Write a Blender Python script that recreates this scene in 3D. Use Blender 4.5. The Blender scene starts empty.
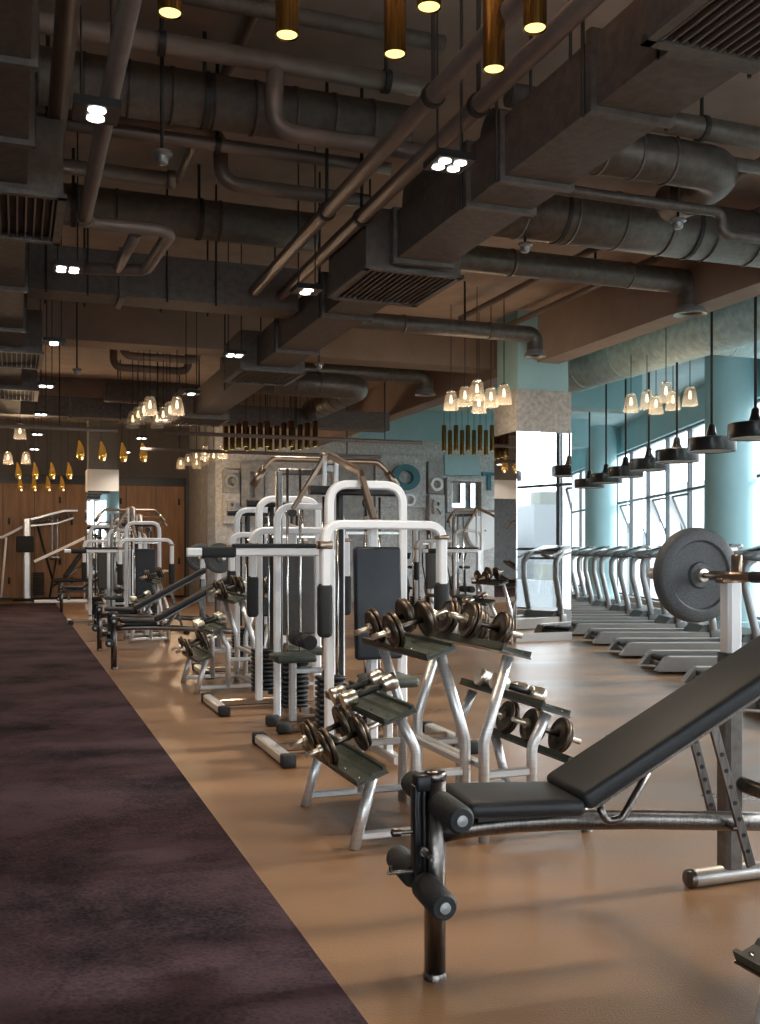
import bpy, bmesh, math, random
from mathutils import Vector, Matrix
random.seed(7)
COL = bpy.context.scene.collection
H = 1.3                       # eye height
TH = math.radians(20)         # the gym's long axis against the window wall
CO, SI = math.cos(TH), math.sin(TH)
PI = math.pi

def W(u, v, z=0.0):           # gym axes (u across, v along) -> world
    return Vector((u*CO - v*SI, u*SI + v*CO, z))
def UV(x, y):
    return (x*CO + y*SI, -x*SI + y*CO)
def at(px, py, z):            # a point of the photograph at a known height -> gym axes
    Y = (z-H)*1000.0/(550-py)
    return UV((px-380)/1000.0*Y, Y)
def atw(px, py, z):
    Y = (z-H)*1000.0/(550-py)
    return Vector(((px-380)/1000.0*Y, Y, z))
def onv(px, py, v):           # a point of the photograph on a plane v = const -> (u, z)
    a = (px-380)/1000.0
    u = v*(a*CO + SI)/(CO - a*SI)
    Y = u*SI + v*CO
    return u, H - (py-550)/1000.0*Y

# ------------------------------------------------------------------ materials
MATS = {}
def mat(name, col, rough=0.5, metal=0.0, spec=0.5, noise=None, bump=None, emit=None, coat=0, aniso=0):
    """noise=(scale, amount, [stretch]) varies the colour, bump=(scale, strength) roughens the surface"""
    if name in MATS: return MATS[name]
    m = bpy.data.materials.new(name); m.use_nodes = True
    nt = m.node_tree; b = nt.nodes['Principled BSDF']
    b.inputs['Base Color'].default_value = (*col, 1)
    b.inputs['Roughness'].default_value = rough
    b.inputs['Metallic'].default_value = metal
    b.inputs['Specular IOR Level'].default_value = spec
    if coat: b.inputs['Coat Weight'].default_value = coat; b.inputs['Coat Roughness'].default_value = .1
    tc = nt.nodes.new('ShaderNodeTexCoord')
    if noise:
        mp = nt.nodes.new('ShaderNodeMapping'); nt.links.new(tc.outputs['Object'], mp.inputs[0])
        if len(noise) > 2: mp.inputs['Scale'].default_value = noise[2]
        n = nt.nodes.new('ShaderNodeTexNoise'); n.inputs['Scale'].default_value = noise[0]; n.inputs['Detail'].default_value = 5
        n.inputs['Roughness'].default_value = .65
        nt.links.new(mp.outputs[0], n.inputs['Vector'])
        r = nt.nodes.new('ShaderNodeValToRGB'); a = noise[1]
        r.color_ramp.elements[0].position = .3; r.color_ramp.elements[1].position = .7
        r.color_ramp.elements[0].color = (*[c*(1-a) for c in col], 1)
        r.color_ramp.elements[1].color = (*[min(1, c*(1+a)) for c in col], 1)
        nt.links.new(n.outputs['Fac'], r.inputs[0]); nt.links.new(r.outputs[0], b.inputs['Base Color'])
    if bump:
        n2 = nt.nodes.new('ShaderNodeTexNoise'); n2.inputs['Scale'].default_value = bump[0]; n2.inputs['Detail'].default_value = 4
        nt.links.new(tc.outputs['Object'], n2.inputs['Vector'])
        bp = nt.nodes.new('ShaderNodeBump'); bp.inputs['Strength'].default_value = bump[1]; bp.inputs['Distance'].default_value = .01
        nt.links.new(n2.outputs['Fac'], bp.inputs['Height']); nt.links.new(bp.outputs[0], b.inputs['Normal'])
    if emit:
        b.inputs['Emission Color'].default_value = (*emit[0], 1); b.inputs['Emission Strength'].default_value = emit[1]
    MATS[name] = m
    return m

def carpet_material():
    m = mat('purple_carpet', (.034, .02, .028), .95, spec=.12)
    nt = m.node_tree; b = nt.nodes['Principled BSDF']
    tc = nt.nodes.new('ShaderNodeTexCoord')
    n1 = nt.nodes.new('ShaderNodeTexNoise'); n1.inputs['Scale'].default_value = 7; n1.inputs['Detail'].default_value = 8; n1.inputs['Roughness'].default_value = .75
    n2 = nt.nodes.new('ShaderNodeTexNoise'); n2.inputs['Scale'].default_value = 1.3; n2.inputs['Detail'].default_value = 3
    w = nt.nodes.new('ShaderNodeTexVoronoi'); w.inputs['Scale'].default_value = 55; w.feature = 'F1'; w.distance = 'CHEBYCHEV'
    for n in (n1, n2, w): nt.links.new(tc.outputs['Object'], n.inputs['Vector'])
    mx = nt.nodes.new('ShaderNodeMath'); mx.operation = 'MULTIPLY_ADD'; mx.inputs[1].default_value = .55
    nt.links.new(n1.outputs['Fac'], mx.inputs[0]); nt.links.new(n2.outputs['Fac'], mx.inputs[2])
    m3 = nt.nodes.new('ShaderNodeMath'); m3.operation = 'MULTIPLY_ADD'; m3.inputs[1].default_value = .25
    nt.links.new(w.outputs['Distance'], m3.inputs[0]); nt.links.new(mx.outputs[0], m3.inputs[2])
    r = nt.nodes.new('ShaderNodeValToRGB')
    r.color_ramp.elements[0].position = .66; r.color_ramp.elements[0].color = (.007, .004, .0058, 1)
    r.color_ramp.elements[1].position = .98; r.color_ramp.elements[1].color = (.052, .030, .036, 1)
    nt.links.new(m3.outputs[0], r.inputs[0]); nt.links.new(r.outputs[0], b.inputs['Base Color'])
    bp = nt.nodes.new('ShaderNodeBump'); bp.inputs['Strength'].default_value = .5; bp.inputs['Distance'].default_value = .01
    nt.links.new(m3.outputs[0], bp.inputs['Height']); nt.links.new(bp.outputs[0], b.inputs['Normal'])
    return m

def floor_material():
    m = mat('amber_rubber_floor', (.40, .19, .085), .42, spec=.85)
    nt = m.node_tree; b = nt.nodes['Principled BSDF']
    tc = nt.nodes.new('ShaderNodeTexCoord')
    n1 = nt.nodes.new('ShaderNodeTexNoise'); n1.inputs['Scale'].default_value = 1.1; n1.inputs['Detail'].default_value = 5; n1.inputs['Roughness'].default_value = .6
    mp = nt.nodes.new('ShaderNodeMapping'); mp.inputs['Rotation'].default_value = (0, 0, -TH); mp.inputs['Scale'].default_value = (.5, 1.6, 1)
    nt.links.new(tc.outputs['Object'], mp.inputs[0]); nt.links.new(mp.outputs[0], n1.inputs['Vector'])
    n2 = nt.nodes.new('ShaderNodeTexNoise'); n2.inputs['Scale'].default_value = 170; n2.inputs['Detail'].default_value = 4
    nt.links.new(tc.outputs['Object'], n2.inputs['Vector'])
    ad = nt.nodes.new('ShaderNodeMath'); ad.operation = 'MULTIPLY_ADD'; ad.inputs[1].default_value = .45
    nt.links.new(n2.outputs['Fac'], ad.inputs[0]); nt.links.new(n1.outputs['Fac'], ad.inputs[2])
    r = nt.nodes.new('ShaderNodeValToRGB')
    r.color_ramp.elements[0].position = .5; r.color_ramp.elements[0].color = (.120, .062, .029, 1)
    r.color_ramp.elements[1].position = .95; r.color_ramp.elements[1].color = (.240, .126, .055, 1)
    nt.links.new(ad.outputs[0], r.inputs[0]); nt.links.new(r.outputs[0], b.inputs['Base Color'])
    rr = nt.nodes.new('ShaderNodeMapRange'); rr.inputs[1].default_value = .3; rr.inputs[2].default_value = .7
    rr.inputs[3].default_value = .26; rr.inputs[4].default_value = .42
    nt.links.new(n1.outputs['Fac'], rr.inputs[0]); nt.links.new(rr.outputs[0], b.inputs['Roughness'])
    bp = nt.nodes.new('ShaderNodeBump'); bp.inputs['Strength'].default_value = .4; bp.inputs['Distance'].default_value = .004
    nt.links.new(n2.outputs['Fac'], bp.inputs['Height']); nt.links.new(bp.outputs[0], b.inputs['Normal'])
    return m

def wood_material():
    m = mat('oak_locker_wood', (.33, .17, .075), .5)
    nt = m.node_tree; b = nt.nodes['Principled BSDF']
    tc = nt.nodes.new('ShaderNodeTexCoord'); mp = nt.nodes.new('ShaderNodeMapping')
    mp.inputs['Scale'].default_value = (6, 6, .6); nt.links.new(tc.outputs['Object'], mp.inputs[0])
    n = nt.nodes.new('ShaderNodeTexNoise'); n.inputs['Scale'].default_value = 2; n.inputs['Detail'].default_value = 6
    nt.links.new(mp.outputs[0], n.inputs['Vector'])
    r = nt.nodes.new('ShaderNodeValToRGB')
    r.color_ramp.elements[0].position = .35; r.color_ramp.elements[0].color = (.20, .092, .030, 1)
    r.color_ramp.elements[1].position = .7; r.color_ramp.elements[1].color = (.32, .155, .055, 1)
    nt.links.new(n.outputs['Fac'], r.inputs[0]); nt.links.new(r.outputs[0], b.inputs['Base Color'])
    return m

def glass_material(name='window_glass', tint=(.97, .99, 1), gl=.06):
    m = bpy.data.materials.new(name); m.use_nodes = True; nt = m.node_tree
    for n in list(nt.nodes):
        if n.type != 'OUTPUT_MATERIAL': nt.nodes.remove(n)
    out = [n for n in nt.nodes if n.type == 'OUTPUT_MATERIAL'][0]
    t = nt.nodes.new('ShaderNodeBsdfTransparent'); t.inputs[0].default_value = (*tint, 1)
    g = nt.nodes.new('ShaderNodeBsdfGlossy'); g.inputs['Roughness'].default_value = .02
    mx = nt.nodes.new('ShaderNodeMixShader'); mx.inputs[0].default_value = gl
    nt.links.new(t.outputs[0], mx.inputs[1]); nt.links.new(g.outputs[0], mx.inputs[2]); nt.links.new(mx.outputs[0], out.inputs[0])
    MATS[name] = m
    return m

def facade_material():
    m = mat('hazy_tower_facade', (.78, .83, .88), .9, spec=.1)
    nt = m.node_tree; b = nt.nodes['Principled BSDF']
    tc = nt.nodes.new('ShaderNodeTexCoord')
    br = nt.nodes.new('ShaderNodeTexBrick'); br.inputs['Scale'].default_value = .18; br.offset = 0
    br.inputs['Color1'].default_value = (.13, .16, .185, 1); br.inputs['Color2'].default_value = (.17, .20, .225, 1)
    br.inputs['Mortar'].default_value = (.25, .27, .285, 1); br.inputs['Mortar Size'].default_value = .18
    sp = nt.nodes.new('ShaderNodeSeparateXYZ'); ad = nt.nodes.new('ShaderNodeMath'); cb = nt.nodes.new('ShaderNodeCombineXYZ')
    nt.links.new(tc.outputs['Object'], sp.inputs[0]); nt.links.new(sp.outputs['X'], ad.inputs[0]); nt.links.new(sp.outputs['Y'], ad.inputs[1])
    nt.links.new(ad.outputs[0], cb.inputs['X']); nt.links.new(sp.outputs['Z'], cb.inputs['Y'])
    nt.links.new(cb.outputs[0], br.inputs['Vector']); nt.links.new(br.outputs[0], b.inputs['Base Color'])
    return m

M = dict(
    floor=floor_material(), carpet=carpet_material(), wood=wood_material(), glass=glass_material(), facade=facade_material(),
    ceil=mat('brown_painted_ceiling', (.43, .34, .29), .85, noise=(3, .12)),
    ceil_teal=mat('teal_painted_ceiling', (.42, .60, .63), .8, noise=(2, .08)),
    teal=mat('teal_paint', (.33, .55, .60), .6, noise=(2, .05)),
    teal_duct=mat('teal_painted_duct', (.45, .62, .65), .5, noise=(9, .25), bump=(40, .2)),
    wall=mat('dark_grey_plaster', (.12, .11, .105), .85, noise=(4, .1)),
    white_wall=mat('warm_white_plaster', (.55, .54, .52), .8),
    concrete=mat('pale_concrete', (.60, .60, .595), .9, noise=(14, .3), bump=(60, .3)),
    concrete_c=mat('column_concrete', (.42, .415, .405), .9, noise=(14, .3), bump=(60, .3)),
    concrete_d=mat('mid_grey_concrete', (.40, .40, .395), .9, noise=(6, .25)),
    brown=mat('brown_painted_beam', (.29, .222, .185), .8, noise=(3, .1)),
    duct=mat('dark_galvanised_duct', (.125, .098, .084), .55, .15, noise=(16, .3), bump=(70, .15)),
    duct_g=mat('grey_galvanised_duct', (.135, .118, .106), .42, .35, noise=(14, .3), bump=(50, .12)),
    pipe=mat('taupe_painted_pipe', (.21, .16, .138), .42, .25, noise=(8, .15)),
    rod=mat('black_hanger_rod', (.03, .028, .027), .5, .3),
    black=mat('black_metal', (.018, .018, .019), .4, .3),
    blackgloss=mat('gloss_black_enamel', (.010, .010, .011), .3, 0, coat=.15),
    rubber=mat('black_rubber', (.018, .019, .020), .75, noise=(60, .3)),
    vinyl=mat('black_vinyl', (.014, .0155, .018), .5, spec=.45, noise=(90, .2), bump=(350, .12)),
    vinyl_n=mat('charcoal_blue_vinyl', (.013, .016, .023), .45, noise=(30, .15)),
    vinyl_b=mat('brown_grey_vinyl', (.058, .052, .046), .5, noise=(30, .15)),
    foam=mat('black_foam_roller', (.016, .018, .020), .7, noise=(120, .4), bump=(200, .3)),
    olive=mat('olive_black_tray_mat', (.050, .060, .048), .42, noise=(7, .35), bump=(10, .25)),
    steel=mat('brushed_steel', (.74, .735, .73), .36, .7, noise=(3, .12, (1, 1, 40))),
    steel_d=mat('dark_pewter_tube', (.17, .155, .145), .28, 1.0, noise=(5, .35, (30, 30, 2)), bump=(40, .15)),
    bronze=mat('bronze_steel', (.36, .27, .20), .32, 1.0, noise=(4, .1)),
    white=mat('white_enamel_steel', (.93, .93, .94), .35, noise=(5, .03)),
    chrome=mat('chrome', (.75, .73, .70), .12, 1.0),
    champagne=mat('champagne_chrome', (.82, .74, .62), .28, 1.0),
    plate=mat('bronzed_iron_disc', (.12, .092, .07), .35, .9, noise=(12, .2)),
    plate_g=mat('grey_rubber_disc', (.085, .088, .092), .55, 0, noise=(180, .45), bump=(220, .3)),
    mirror=mat('mirror', (.93, .94, .94), .015, 1.0),
    brass=mat('aged_brass', (.30, .165, .045), .25, 1.0, noise=(6, .75, (14, 14, .5))),
    gold=mat('gold_glass', (.85, .50, .12), .15, 1.0, emit=((1, .55, .10), .08)),
    bulb=mat('warm_lamp_face', (1, .8, .5), .5, emit=((1, .86, .30), 1.15)),
    bulb2=mat('warm_bulb', (1, .7, .4), .5, emit=((1, .74, .45), 2.2)),
    led=mat('cool_white_lamp_face', (1, 1, 1), .5, emit=((1, .95, .88), 5)),
    plastic=mat('warm_grey_treadmill_plastic', (.30, .285, .265), .45, noise=(10, .06)),
    plastic_d=mat('slate_treadmill_plastic', (.15, .165, .17), .4),
    belt=mat('black_running_belt', (.02, .02, .021), .6),
    upright=mat('silver_grey_upright', (.34, .36, .37), .35, .5),
    screen=mat('dark_screen', (.02, .025, .03), .12),
    cityground=mat('hazy_city_ground', (.17, .185, .17), .95, noise=(.02, .15)),
    tree=mat('hazy_green_leaves', (.12, .17, .10), .95, noise=(.6, .35)),
    shade=None,
)
def shade_glass():
    m = bpy.data.materials.new('ribbed_glass_shade'); m.use_nodes = True; nt = m.node_tree
    b = nt.nodes['Principled BSDF']
    out = [n for n in nt.nodes if n.type == 'OUTPUT_MATERIAL'][0]
    b.inputs['Base Color'].default_value = (.62, .58, .52, 1); b.inputs['Roughness'].default_value = .1
    b.inputs['Subsurface Weight'].default_value = 0
    t = nt.nodes.new('ShaderNodeBsdfTransparent'); t.inputs[0].default_value = (1, .97, .92, 1)
    tl = nt.nodes.new('ShaderNodeBsdfTranslucent'); tl.inputs[0].default_value = (1, .93, .82, 1)
    a = nt.nodes.new('ShaderNodeMixShader'); a.inputs[0].default_value = .03
    nt.links.new(t.outputs[0], a.inputs[1]); nt.links.new(tl.outputs[0], a.inputs[2])
    c = nt.nodes.new('ShaderNodeMixShader'); c.inputs[0].default_value = .2
    nt.links.new(a.outputs[0], c.inputs[1]); nt.links.new(b.outputs[0], c.inputs[2]); nt.links.new(c.outputs[0], out.inputs[0])
    return m
M['shade'] = shade_glass()

# ------------------------------------------------------------------ mesh building
def fillet(pts, r, n=5):
    pts = [Vector(p) for p in pts]
    out = [pts[0]]
    for i in range(1, len(pts)-1):
        a, b, c = pts[i-1], pts[i], pts[i+1]
        d1, d2 = (a-b), (c-b)
        l1, l2 = d1.length, d2.length
        d1.normalize(); d2.normalize()
        ang = d1.angle(d2)
        if ang > PI-.02: out.append(b); continue
        t = min(r/math.tan(ang/2), l1*.48, l2*.48)
        p1, p2 = b+d1*t, b+d2*t
        for k in range(n+1):
            s = k/n
            out.append(p1.lerp(b, s).lerp(b.lerp(p2, s), s))
    out.append(pts[-1])
    return out

class MB:
    def __init__(s): s.v = []; s.f = []; s.sm = []; s.mi = []; s.m = 0
    def add(s, vs, fs, smooth=False):
        o = len(s.v); s.v += [tuple(x) for x in vs]
        for f in fs: s.f.append([i+o for i in f]); s.sm.append(smooth if not isinstance(smooth, list) else smooth[fs.index(f)]); s.mi.append(s.m)
        return s
    def box(s, c, d, rz=0, M4=None):
        x, y, z = d[0]/2, d[1]/2, d[2]/2
        vs = [Vector((i*x, j*y, k*z)) for k in (-1, 1) for j in (-1, 1) for i in (-1, 1)]
        R = M4 if M4 is not None else Matrix.Rotation(rz, 3, 'Z')
        vs = [R @ v + Vector(c) for v in vs]
        return s.add(vs, [[0, 2, 3, 1], [4, 5, 7, 6], [0, 1, 5, 4], [2, 6, 7, 3], [0, 4, 6, 2], [1, 3, 7, 5]])
    def rbox(s, c, d, r=.02, seg=3, M4=None, smooth=True):
        bm = bmesh.new(); bmesh.ops.create_cube(bm, size=1)
        bmesh.ops.scale(bm, vec=d, verts=bm.verts)
        bmesh.ops.bevel(bm, geom=list(bm.edges)+list(bm.verts), offset=min(r, min(d)*.49), segments=seg, profile=.5, affect='EDGES')
        R = M4 if M4 is not None else Matrix.Identity(3)
        bm.verts.index_update()
        vs = [R @ v.co + Vector(c) for v in bm.verts]
        fs = [[v.index for v in f.verts] for f in bm.faces]
        bm.free()
        return s.add(vs, fs, smooth)
    def tube(s, pts, r, n=12, close=False, cap=True):
        pts = [Vector(p) for p in pts]; N = len(pts); rr = r if isinstance(r, (list, tuple)) else [r]*N
        ring0 = None; vs = []; prev = None
        for i, p in enumerate(pts):
            if close: t = (pts[(i+1) % N]-pts[i-1])
            else: t = (pts[min(i+1, N-1)]-pts[max(i-1, 0)])
            if t.length < 1e-9: t = Vector((0, 0, 1))
            t.normalize()
            if prev is None:
                a = Vector((0, 0, 1)) if abs(t.z) < .9 else Vector((1, 0, 0))
                x = t.cross(a).normalized()
            else:
                x = (prev - t*prev.dot(t)).normalized()
            prev = x; y = t.cross(x)
            for k in range(n):
                an = 2*PI*k/n
                vs.append(p + x*math.cos(an)*rr[i] + y*math.sin(an)*rr[i])
        fs = []
        for i in range(N-1 if not close else N):
            j = (i+1) % N
            for k in range(n):
                l = (k+1) % n
                fs.append([i*n+k, i*n+l, j*n+l, j*n+k])
        sm = [True]*len(fs)
        if cap and not close:
            fs.append(list(range(n))[::-1]); fs.append([(N-1)*n+k for k in range(n)]); sm += [False, False]
        o = len(s.v); s.v += [tuple(x) for x in vs]
        for f, q in zip(fs, sm): s.f.append([i+o for i in f]); s.sm.append(q); s.mi.append(s.m)
        return s
    def rtube(s, pts, w, h, nrm=(0, 1, 0), cap=True):
        """rectangular tube along a path lying in the plane of normal nrm; w = size along nrm, h = size in plane"""
        pts = [Vector(p) for p in pts]; nrm = Vector(nrm).normalized(); N = len(pts); vs = []
        ch = min(w, h)*.18
        sec = [(-w/2+ch, -h/2), (w/2-ch, -h/2), (w/2, -h/2+ch), (w/2, h/2-ch), (w/2-ch, h/2), (-w/2+ch, h/2), (-w/2, h/2-ch), (-w/2, -h/2+ch)]
        for i, p in enumerate(pts):
            t = (pts[min(i+1, N-1)]-pts[max(i-1, 0)]).normalized()
            up = t.cross(nrm).normalized()
            for a, b in sec: vs.append(p + nrm*a + up*b)
        n = 8; fs = []
        for i in range(N-1):
            for k in range(n): fs.append([i*n+k, i*n+(k+1) % n, (i+1)*n+(k+1) % n, (i+1)*n+k])
        if cap: fs.append(list(range(n))[::-1]); fs.append([(N-1)*n+k for k in range(n)])
        return s.add(vs, fs, False)
    def cyl(s, a, b, r, n=20, r2=None):
        return s.tube([a, b], [r, r if r2 is None else r2], n)
    def lathe(s, prof, c=(0, 0, 0), axis=(0, 0, 1), n=24, smooth=True):
        ax = Vector(axis).normalized(); a = Vector((0, 0, 1)) if abs(ax.z) < .9 else Vector((1, 0, 0))
        x = ax.cross(a).normalized(); y = ax.cross(x); c = Vector(c)
        vs = []
        for r, z in prof:
            for k in range(n):
                an = 2*PI*k/n; vs.append(c + ax*z + (x*math.cos(an)+y*math.sin(an))*max(r, 1e-4))
        fs = []
        for i in range(len(prof)-1):
            for k in range(n): fs.append([i*n+k, i*n+(k+1) % n, (i+1)*n+(k+1) % n, (i+1)*n+k])
        return s.add(vs, fs, smooth)
    def prism(s, poly, a, b, f):
        """extrude a 2-D polygon; f(p, q, t) -> 3-D point"""
        n = len(poly)
        vs = [f(p, q, a) for p, q in poly] + [f(p, q, b) for p, q in poly]
        fs = [list(range(n))[::-1], [n+i for i in range(n)]] + [[i, (i+1) % n, n+(i+1) % n, n+i] for i in range(n)]
        return s.add(vs, fs)
    def build(s, name, mats, parent=None, loc=None, rz=None):
        me = bpy.data.meshes.new(name); me.from_pydata(s.v, [], s.f)
        if not isinstance(mats, (list, tuple)): mats = [mats]
        for m in mats: me.materials.append(m)
        me.polygons.foreach_set('use_smooth', s.sm); me.polygons.foreach_set('material_index', s.mi)
        bm = bmesh.new(); bm.from_mesh(me); bmesh.ops.recalc_face_normals(bm, faces=bm.faces)
        for e in bm.edges:
            if len(e.link_faces) == 2 and e.link_faces[0].smooth and e.calc_face_angle(0) > math.radians(52): e.smooth = False
        bm.to_mesh(me); bm.free()
        me.update()
        o = bpy.data.objects.new(name, me); COL.objects.link(o)
        if parent: o.parent = parent
        if loc is not None: o.location = loc
        if rz is not None: o.rotation_euler = (0, 0, rz)
        return o

def tag(o, label=None, cat=None, group=None, kind=None):
    if label: o['label'] = label
    if cat: o['category'] = cat
    if group: o['group'] = group
    if kind: o['kind'] = kind
    return o
def thing(name, label, cat, loc=(0, 0, 0), rz=0, group=None):
    o = bpy.data.objects.new(name, None); o.empty_display_size = .1; COL.objects.link(o)
    o.location = loc; o.rotation_euler = (0, 0, rz)
    return tag(o, label, cat, group)
def copy_tree(o, parent=None):
    c = o.copy(); COL.objects.link(c)
    if parent: c.parent = parent
    for ch in list(o.children): copy_tree(ch, c)
    return c
def dup(root, loc, rz, label, group=None):
    c = copy_tree(root); c.location = loc; c.rotation_euler = (0, 0, rz); c['label'] = label
    if group: c['group'] = group
    return c
def struct(name, mb, m, label=None, parent=None):
    o = mb.build(name, m, parent)
    if parent is None: o['kind'] = 'structure'
    return o
ORD = ['first', 'second', 'third', 'fourth', 'fifth', 'sixth', 'seventh', 'eighth', 'ninth', 'tenth', 'eleventh', 'twelfth', 'thirteenth', 'fourteenth', 'fifteenth']

# ------------------------------------------------------------------ the room
CZ = 4.7
def slab(poly, z0, z1):
    return MB().prism(poly, z0, z1, lambda p, q, t: (p, q, t))
def wuv(u, v): w = W(u, v); return (w.x, w.y)
XW = 6.4
A_ = (-2.9, -7.0)
# the window wall meets the line u=7.2 here
floor_poly = [A_, (XW, -7), (XW, 39.6), wuv(12.5, 35), wuv(12.5, 25), wuv(4.5, 25), wuv(4.5, 27.8), wuv(-5, 27.8)]
struct('floor', slab(floor_poly, -.25, 0), M['floor'])
ysplit = (7.2-XW*CO)/SI
struct('ceiling', slab([A_, (XW, -7), (XW, ysplit), wuv(7.2, 25), wuv(4.5, 25), wuv(4.5, 27.8), wuv(-5, 27.8)], CZ, CZ+.25), M['ceil'])
struct('ceiling_teal', slab([(XW, ysplit), (XW, 39.6), wuv(12.5, 35), wuv(12.5, 25), wuv(7.2, 25)], CZ-.15, CZ+.25), M['ceil_teal'])

def wallseg(name, p, q, z0, z1, t, m):
    p = Vector((*p, 0)); q = Vector((*q, 0)); d = (q-p).normalized(); n = Vector((d.y, -d.x, 0))*t
    return struct(name, MB().prism([(p.x, p.y), (q.x, q.y), (q.x+n.x, q.y+n.y), (p.x+n.x, p.y+n.y)], z0, z1, lambda a, b, c: (a, b, c)), m)
wallseg('wall_back_header', (XW, -7), A_, 3.86, CZ, -.2, M['white_wall'])
wallseg('wall_back_sill', (XW, -7), A_, 0, .12, -.2, M['white_wall'])
wallseg('wall_left', wuv(-5, 27.8), A_, 0, CZ, .2, M['concrete_d'])
wallseg('wall_far', wuv(-5, 27.8), wuv(4.5, 27.8), 0, CZ, -.2, M['wall'])
wallseg('wall_recess', wuv(4.5, 28.0), wuv(4.5, 25.0), 0, CZ, -.2, M['concrete_d'])
wallseg('wall_relief', wuv(4.5, 25), wuv(12.5, 25), 0, CZ, -.2, M['concrete'])
wallseg('wall_teal_side', wuv(12.5, 25.2), wuv(12.5, 35), 0, CZ, .2, M['teal'])
wallseg('wall_teal_end', wuv(12.5, 35), (XW, 39.6), 0, CZ, -.2, M['teal'])
# carpet strip
cp = MB().prism([(-4.95, -1.9), (.9, -4.9), (.9, 25.6), (-4.95, 25.6)], .001, .012, lambda p, q, t: W(p, q, t))
tag(cp.build('carpet', M['carpet']), 'dark mottled purple carpet strip running down the left side', 'carpet')

# window wall: bays with frames, transoms and panes
ys = [-6.7 + 1.62*i for i in range(29)]
sill = MB().box((XW+.06, 16.3, .06), (.3, 46.6, .12)); struct('trim_1', sill, M['white_wall'])
struct('wall_window_header', MB().box((XW+.08, 16.3, (3.86+CZ)/2), (.3, 46.6, CZ-3.86)), M['teal'])
fm = mat('dark_grey_window_frame', (.10, .11, .12), .4, .5)
wm = mat('white_window_fin', (.82, .83, .84), .5)
for i in range(28):
    y0, y1 = ys[i], ys[i+1]; x = XW+.05
    r = MB()
    for yy in (y0+.02, y1-.02): r.box((x, yy, 1.99), (.07, .04, 3.74))
    for z in (.14, 1.32, 2.56, 3.84): r.box((x, (y0+y1)/2, z), (.07, y1-y0-.08, .05))
    fr = struct('window_%d' % (i+1), r, fm)
    g = MB(); g.box((x, (y0+y1)/2, 1.99), (.012, y1-y0-.08, 3.7)); g.build('pane', M['glass'], fr)
    f = MB(); f.box((x+.16, y0, 1.99), (.24, .11, 3.74)); f.build('window_fin', wm, fr)
    if i in (11, 13, 15, 17, 18, 20):      # awning lights standing ajar
        a = MB(); R = Matrix.Rotation(math.radians(-22), 3, 'Y')
        for yy in (y0+.12, y1-.12): a.box((x+.30, yy, 1.95), (.04, .04, 1.16), M4=R)
        a.box((x+.09, (y0+y1)/2, 2.49), (.04, y1-y0-.24, .04)); a.box((x+.52, (y0+y1)/2, 1.42), (.04, y1-y0-.24, .04))
        a.build('window_sash', fm, fr)
for i in range(6):  # unseen glazing added behind the camera to let in bright fill light
    x0, x1 = A_[0]+1.55*i, A_[0]+1.55*(i+1); r = MB()
    for xx in (x0+.02, x1-.02): r.box((xx, -7.05, 1.99), (.04, .07, 3.74))
    for z in (.14, 1.32, 2.56, 3.84): r.box(((x0+x1)/2, -7.05, z), (x1-x0-.08, .07, .05))
    fr = struct('window_%d' % (29+i), r, fm)
    MB().box(((x0+x1)/2, -7.05, 1.99), (x1-x0-.08, .012, 3.7)).build('pane', M['glass'], fr)
# teal round columns along the windows
for i, y in enumerate((-3.0, 6.9, 16.7, 26.5, 36.0)):
    b = MB().lathe([(.41, 0), (.41, CZ)], (5.85, y, 0), n=48)
    b.lathe([(.43, 0), (.43, .12), (.41, .13)], (5.85, y, 0), n=48)
    o = struct('column_%d' % (i+1), b, M['teal'])
# beams
def gbox(name, u0, u1, v0, v1, z0, z1, m):
    return MB().prism([(u0, v0), (u1, v0), (u1, v1), (u0, v1)], z0, z1, lambda p, q, t: W(p, q, t))
struct('beam_long', gbox('', 7.0, 7.35, 1.2, 25, 3.98, CZ+.02, 0), M['brown'])
struct('beam_cross_middle', gbox('', -5, 7.0, 14.0, 14.5, 4.12, CZ+.02, 0), M['brown'])
struct('beam_cross_far', gbox('', -5, 7.0, 20.6, 21.1, 4.12, CZ+.02, 0), M['brown'])
struct('beam_teal_cross', gbox('', 7.35, 10.8, 15.6, 16.1, 3.86, CZ, 0), M['teal'])
struct('beam_teal_far', gbox('', 7.35, 13.4, 21.6, 22.1, 3.86, CZ, 0), M['teal'])

# mirror-clad columns
def mirror_column(name, label, u0, v0, w, d, zm, zc, lower):
    t = thing(name, label, 'column', W(u0+w/2, v0+d/2), TH)
    b = MB().box((0, 0, CZ/2), (w-.06, d-.06, CZ)); b.build('shaft', M['teal'] if u0 > 5 else M['wall'], t)
    b = MB().box((0, 0, (zm+zc)/2), (w, d, zc-zm)); b.build('upper_cladding', lower, t)
    b = MB()
    for sx, sy, a, c in ((0, -d/2+.005, w-.004, .02), (-w/2+.005, 0, .02, d-.004), (w/2-.005, 0, .02, d-.004), (0, d/2-.005, w-.004, .02)):
        b.box((sx, sy, (.12+zm)/2), (a, c, zm-.12))
    b.build('mirror_panel', M['mirror'], t)
    b = MB().box((0, 0, .06), (w+.02, d+.02, .12)); b.build('plinth', M['white_wall'], t)
    return t
mirror_column('mirror_column', 'square teal column clad in mirror below a rough grey concrete band', 6.65, 12.62, .88, .7, 2.98, 3.58, M['concrete_c'])
uc, vc = UV((103-380)/1000*22, 22)
mirror_column('mirror_column', 'square mirror column with a lit white top before the wood lockers', uc-.35, vc-.3, .66, .66, 2.58, 3.05, M['white_wall'])

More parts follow.
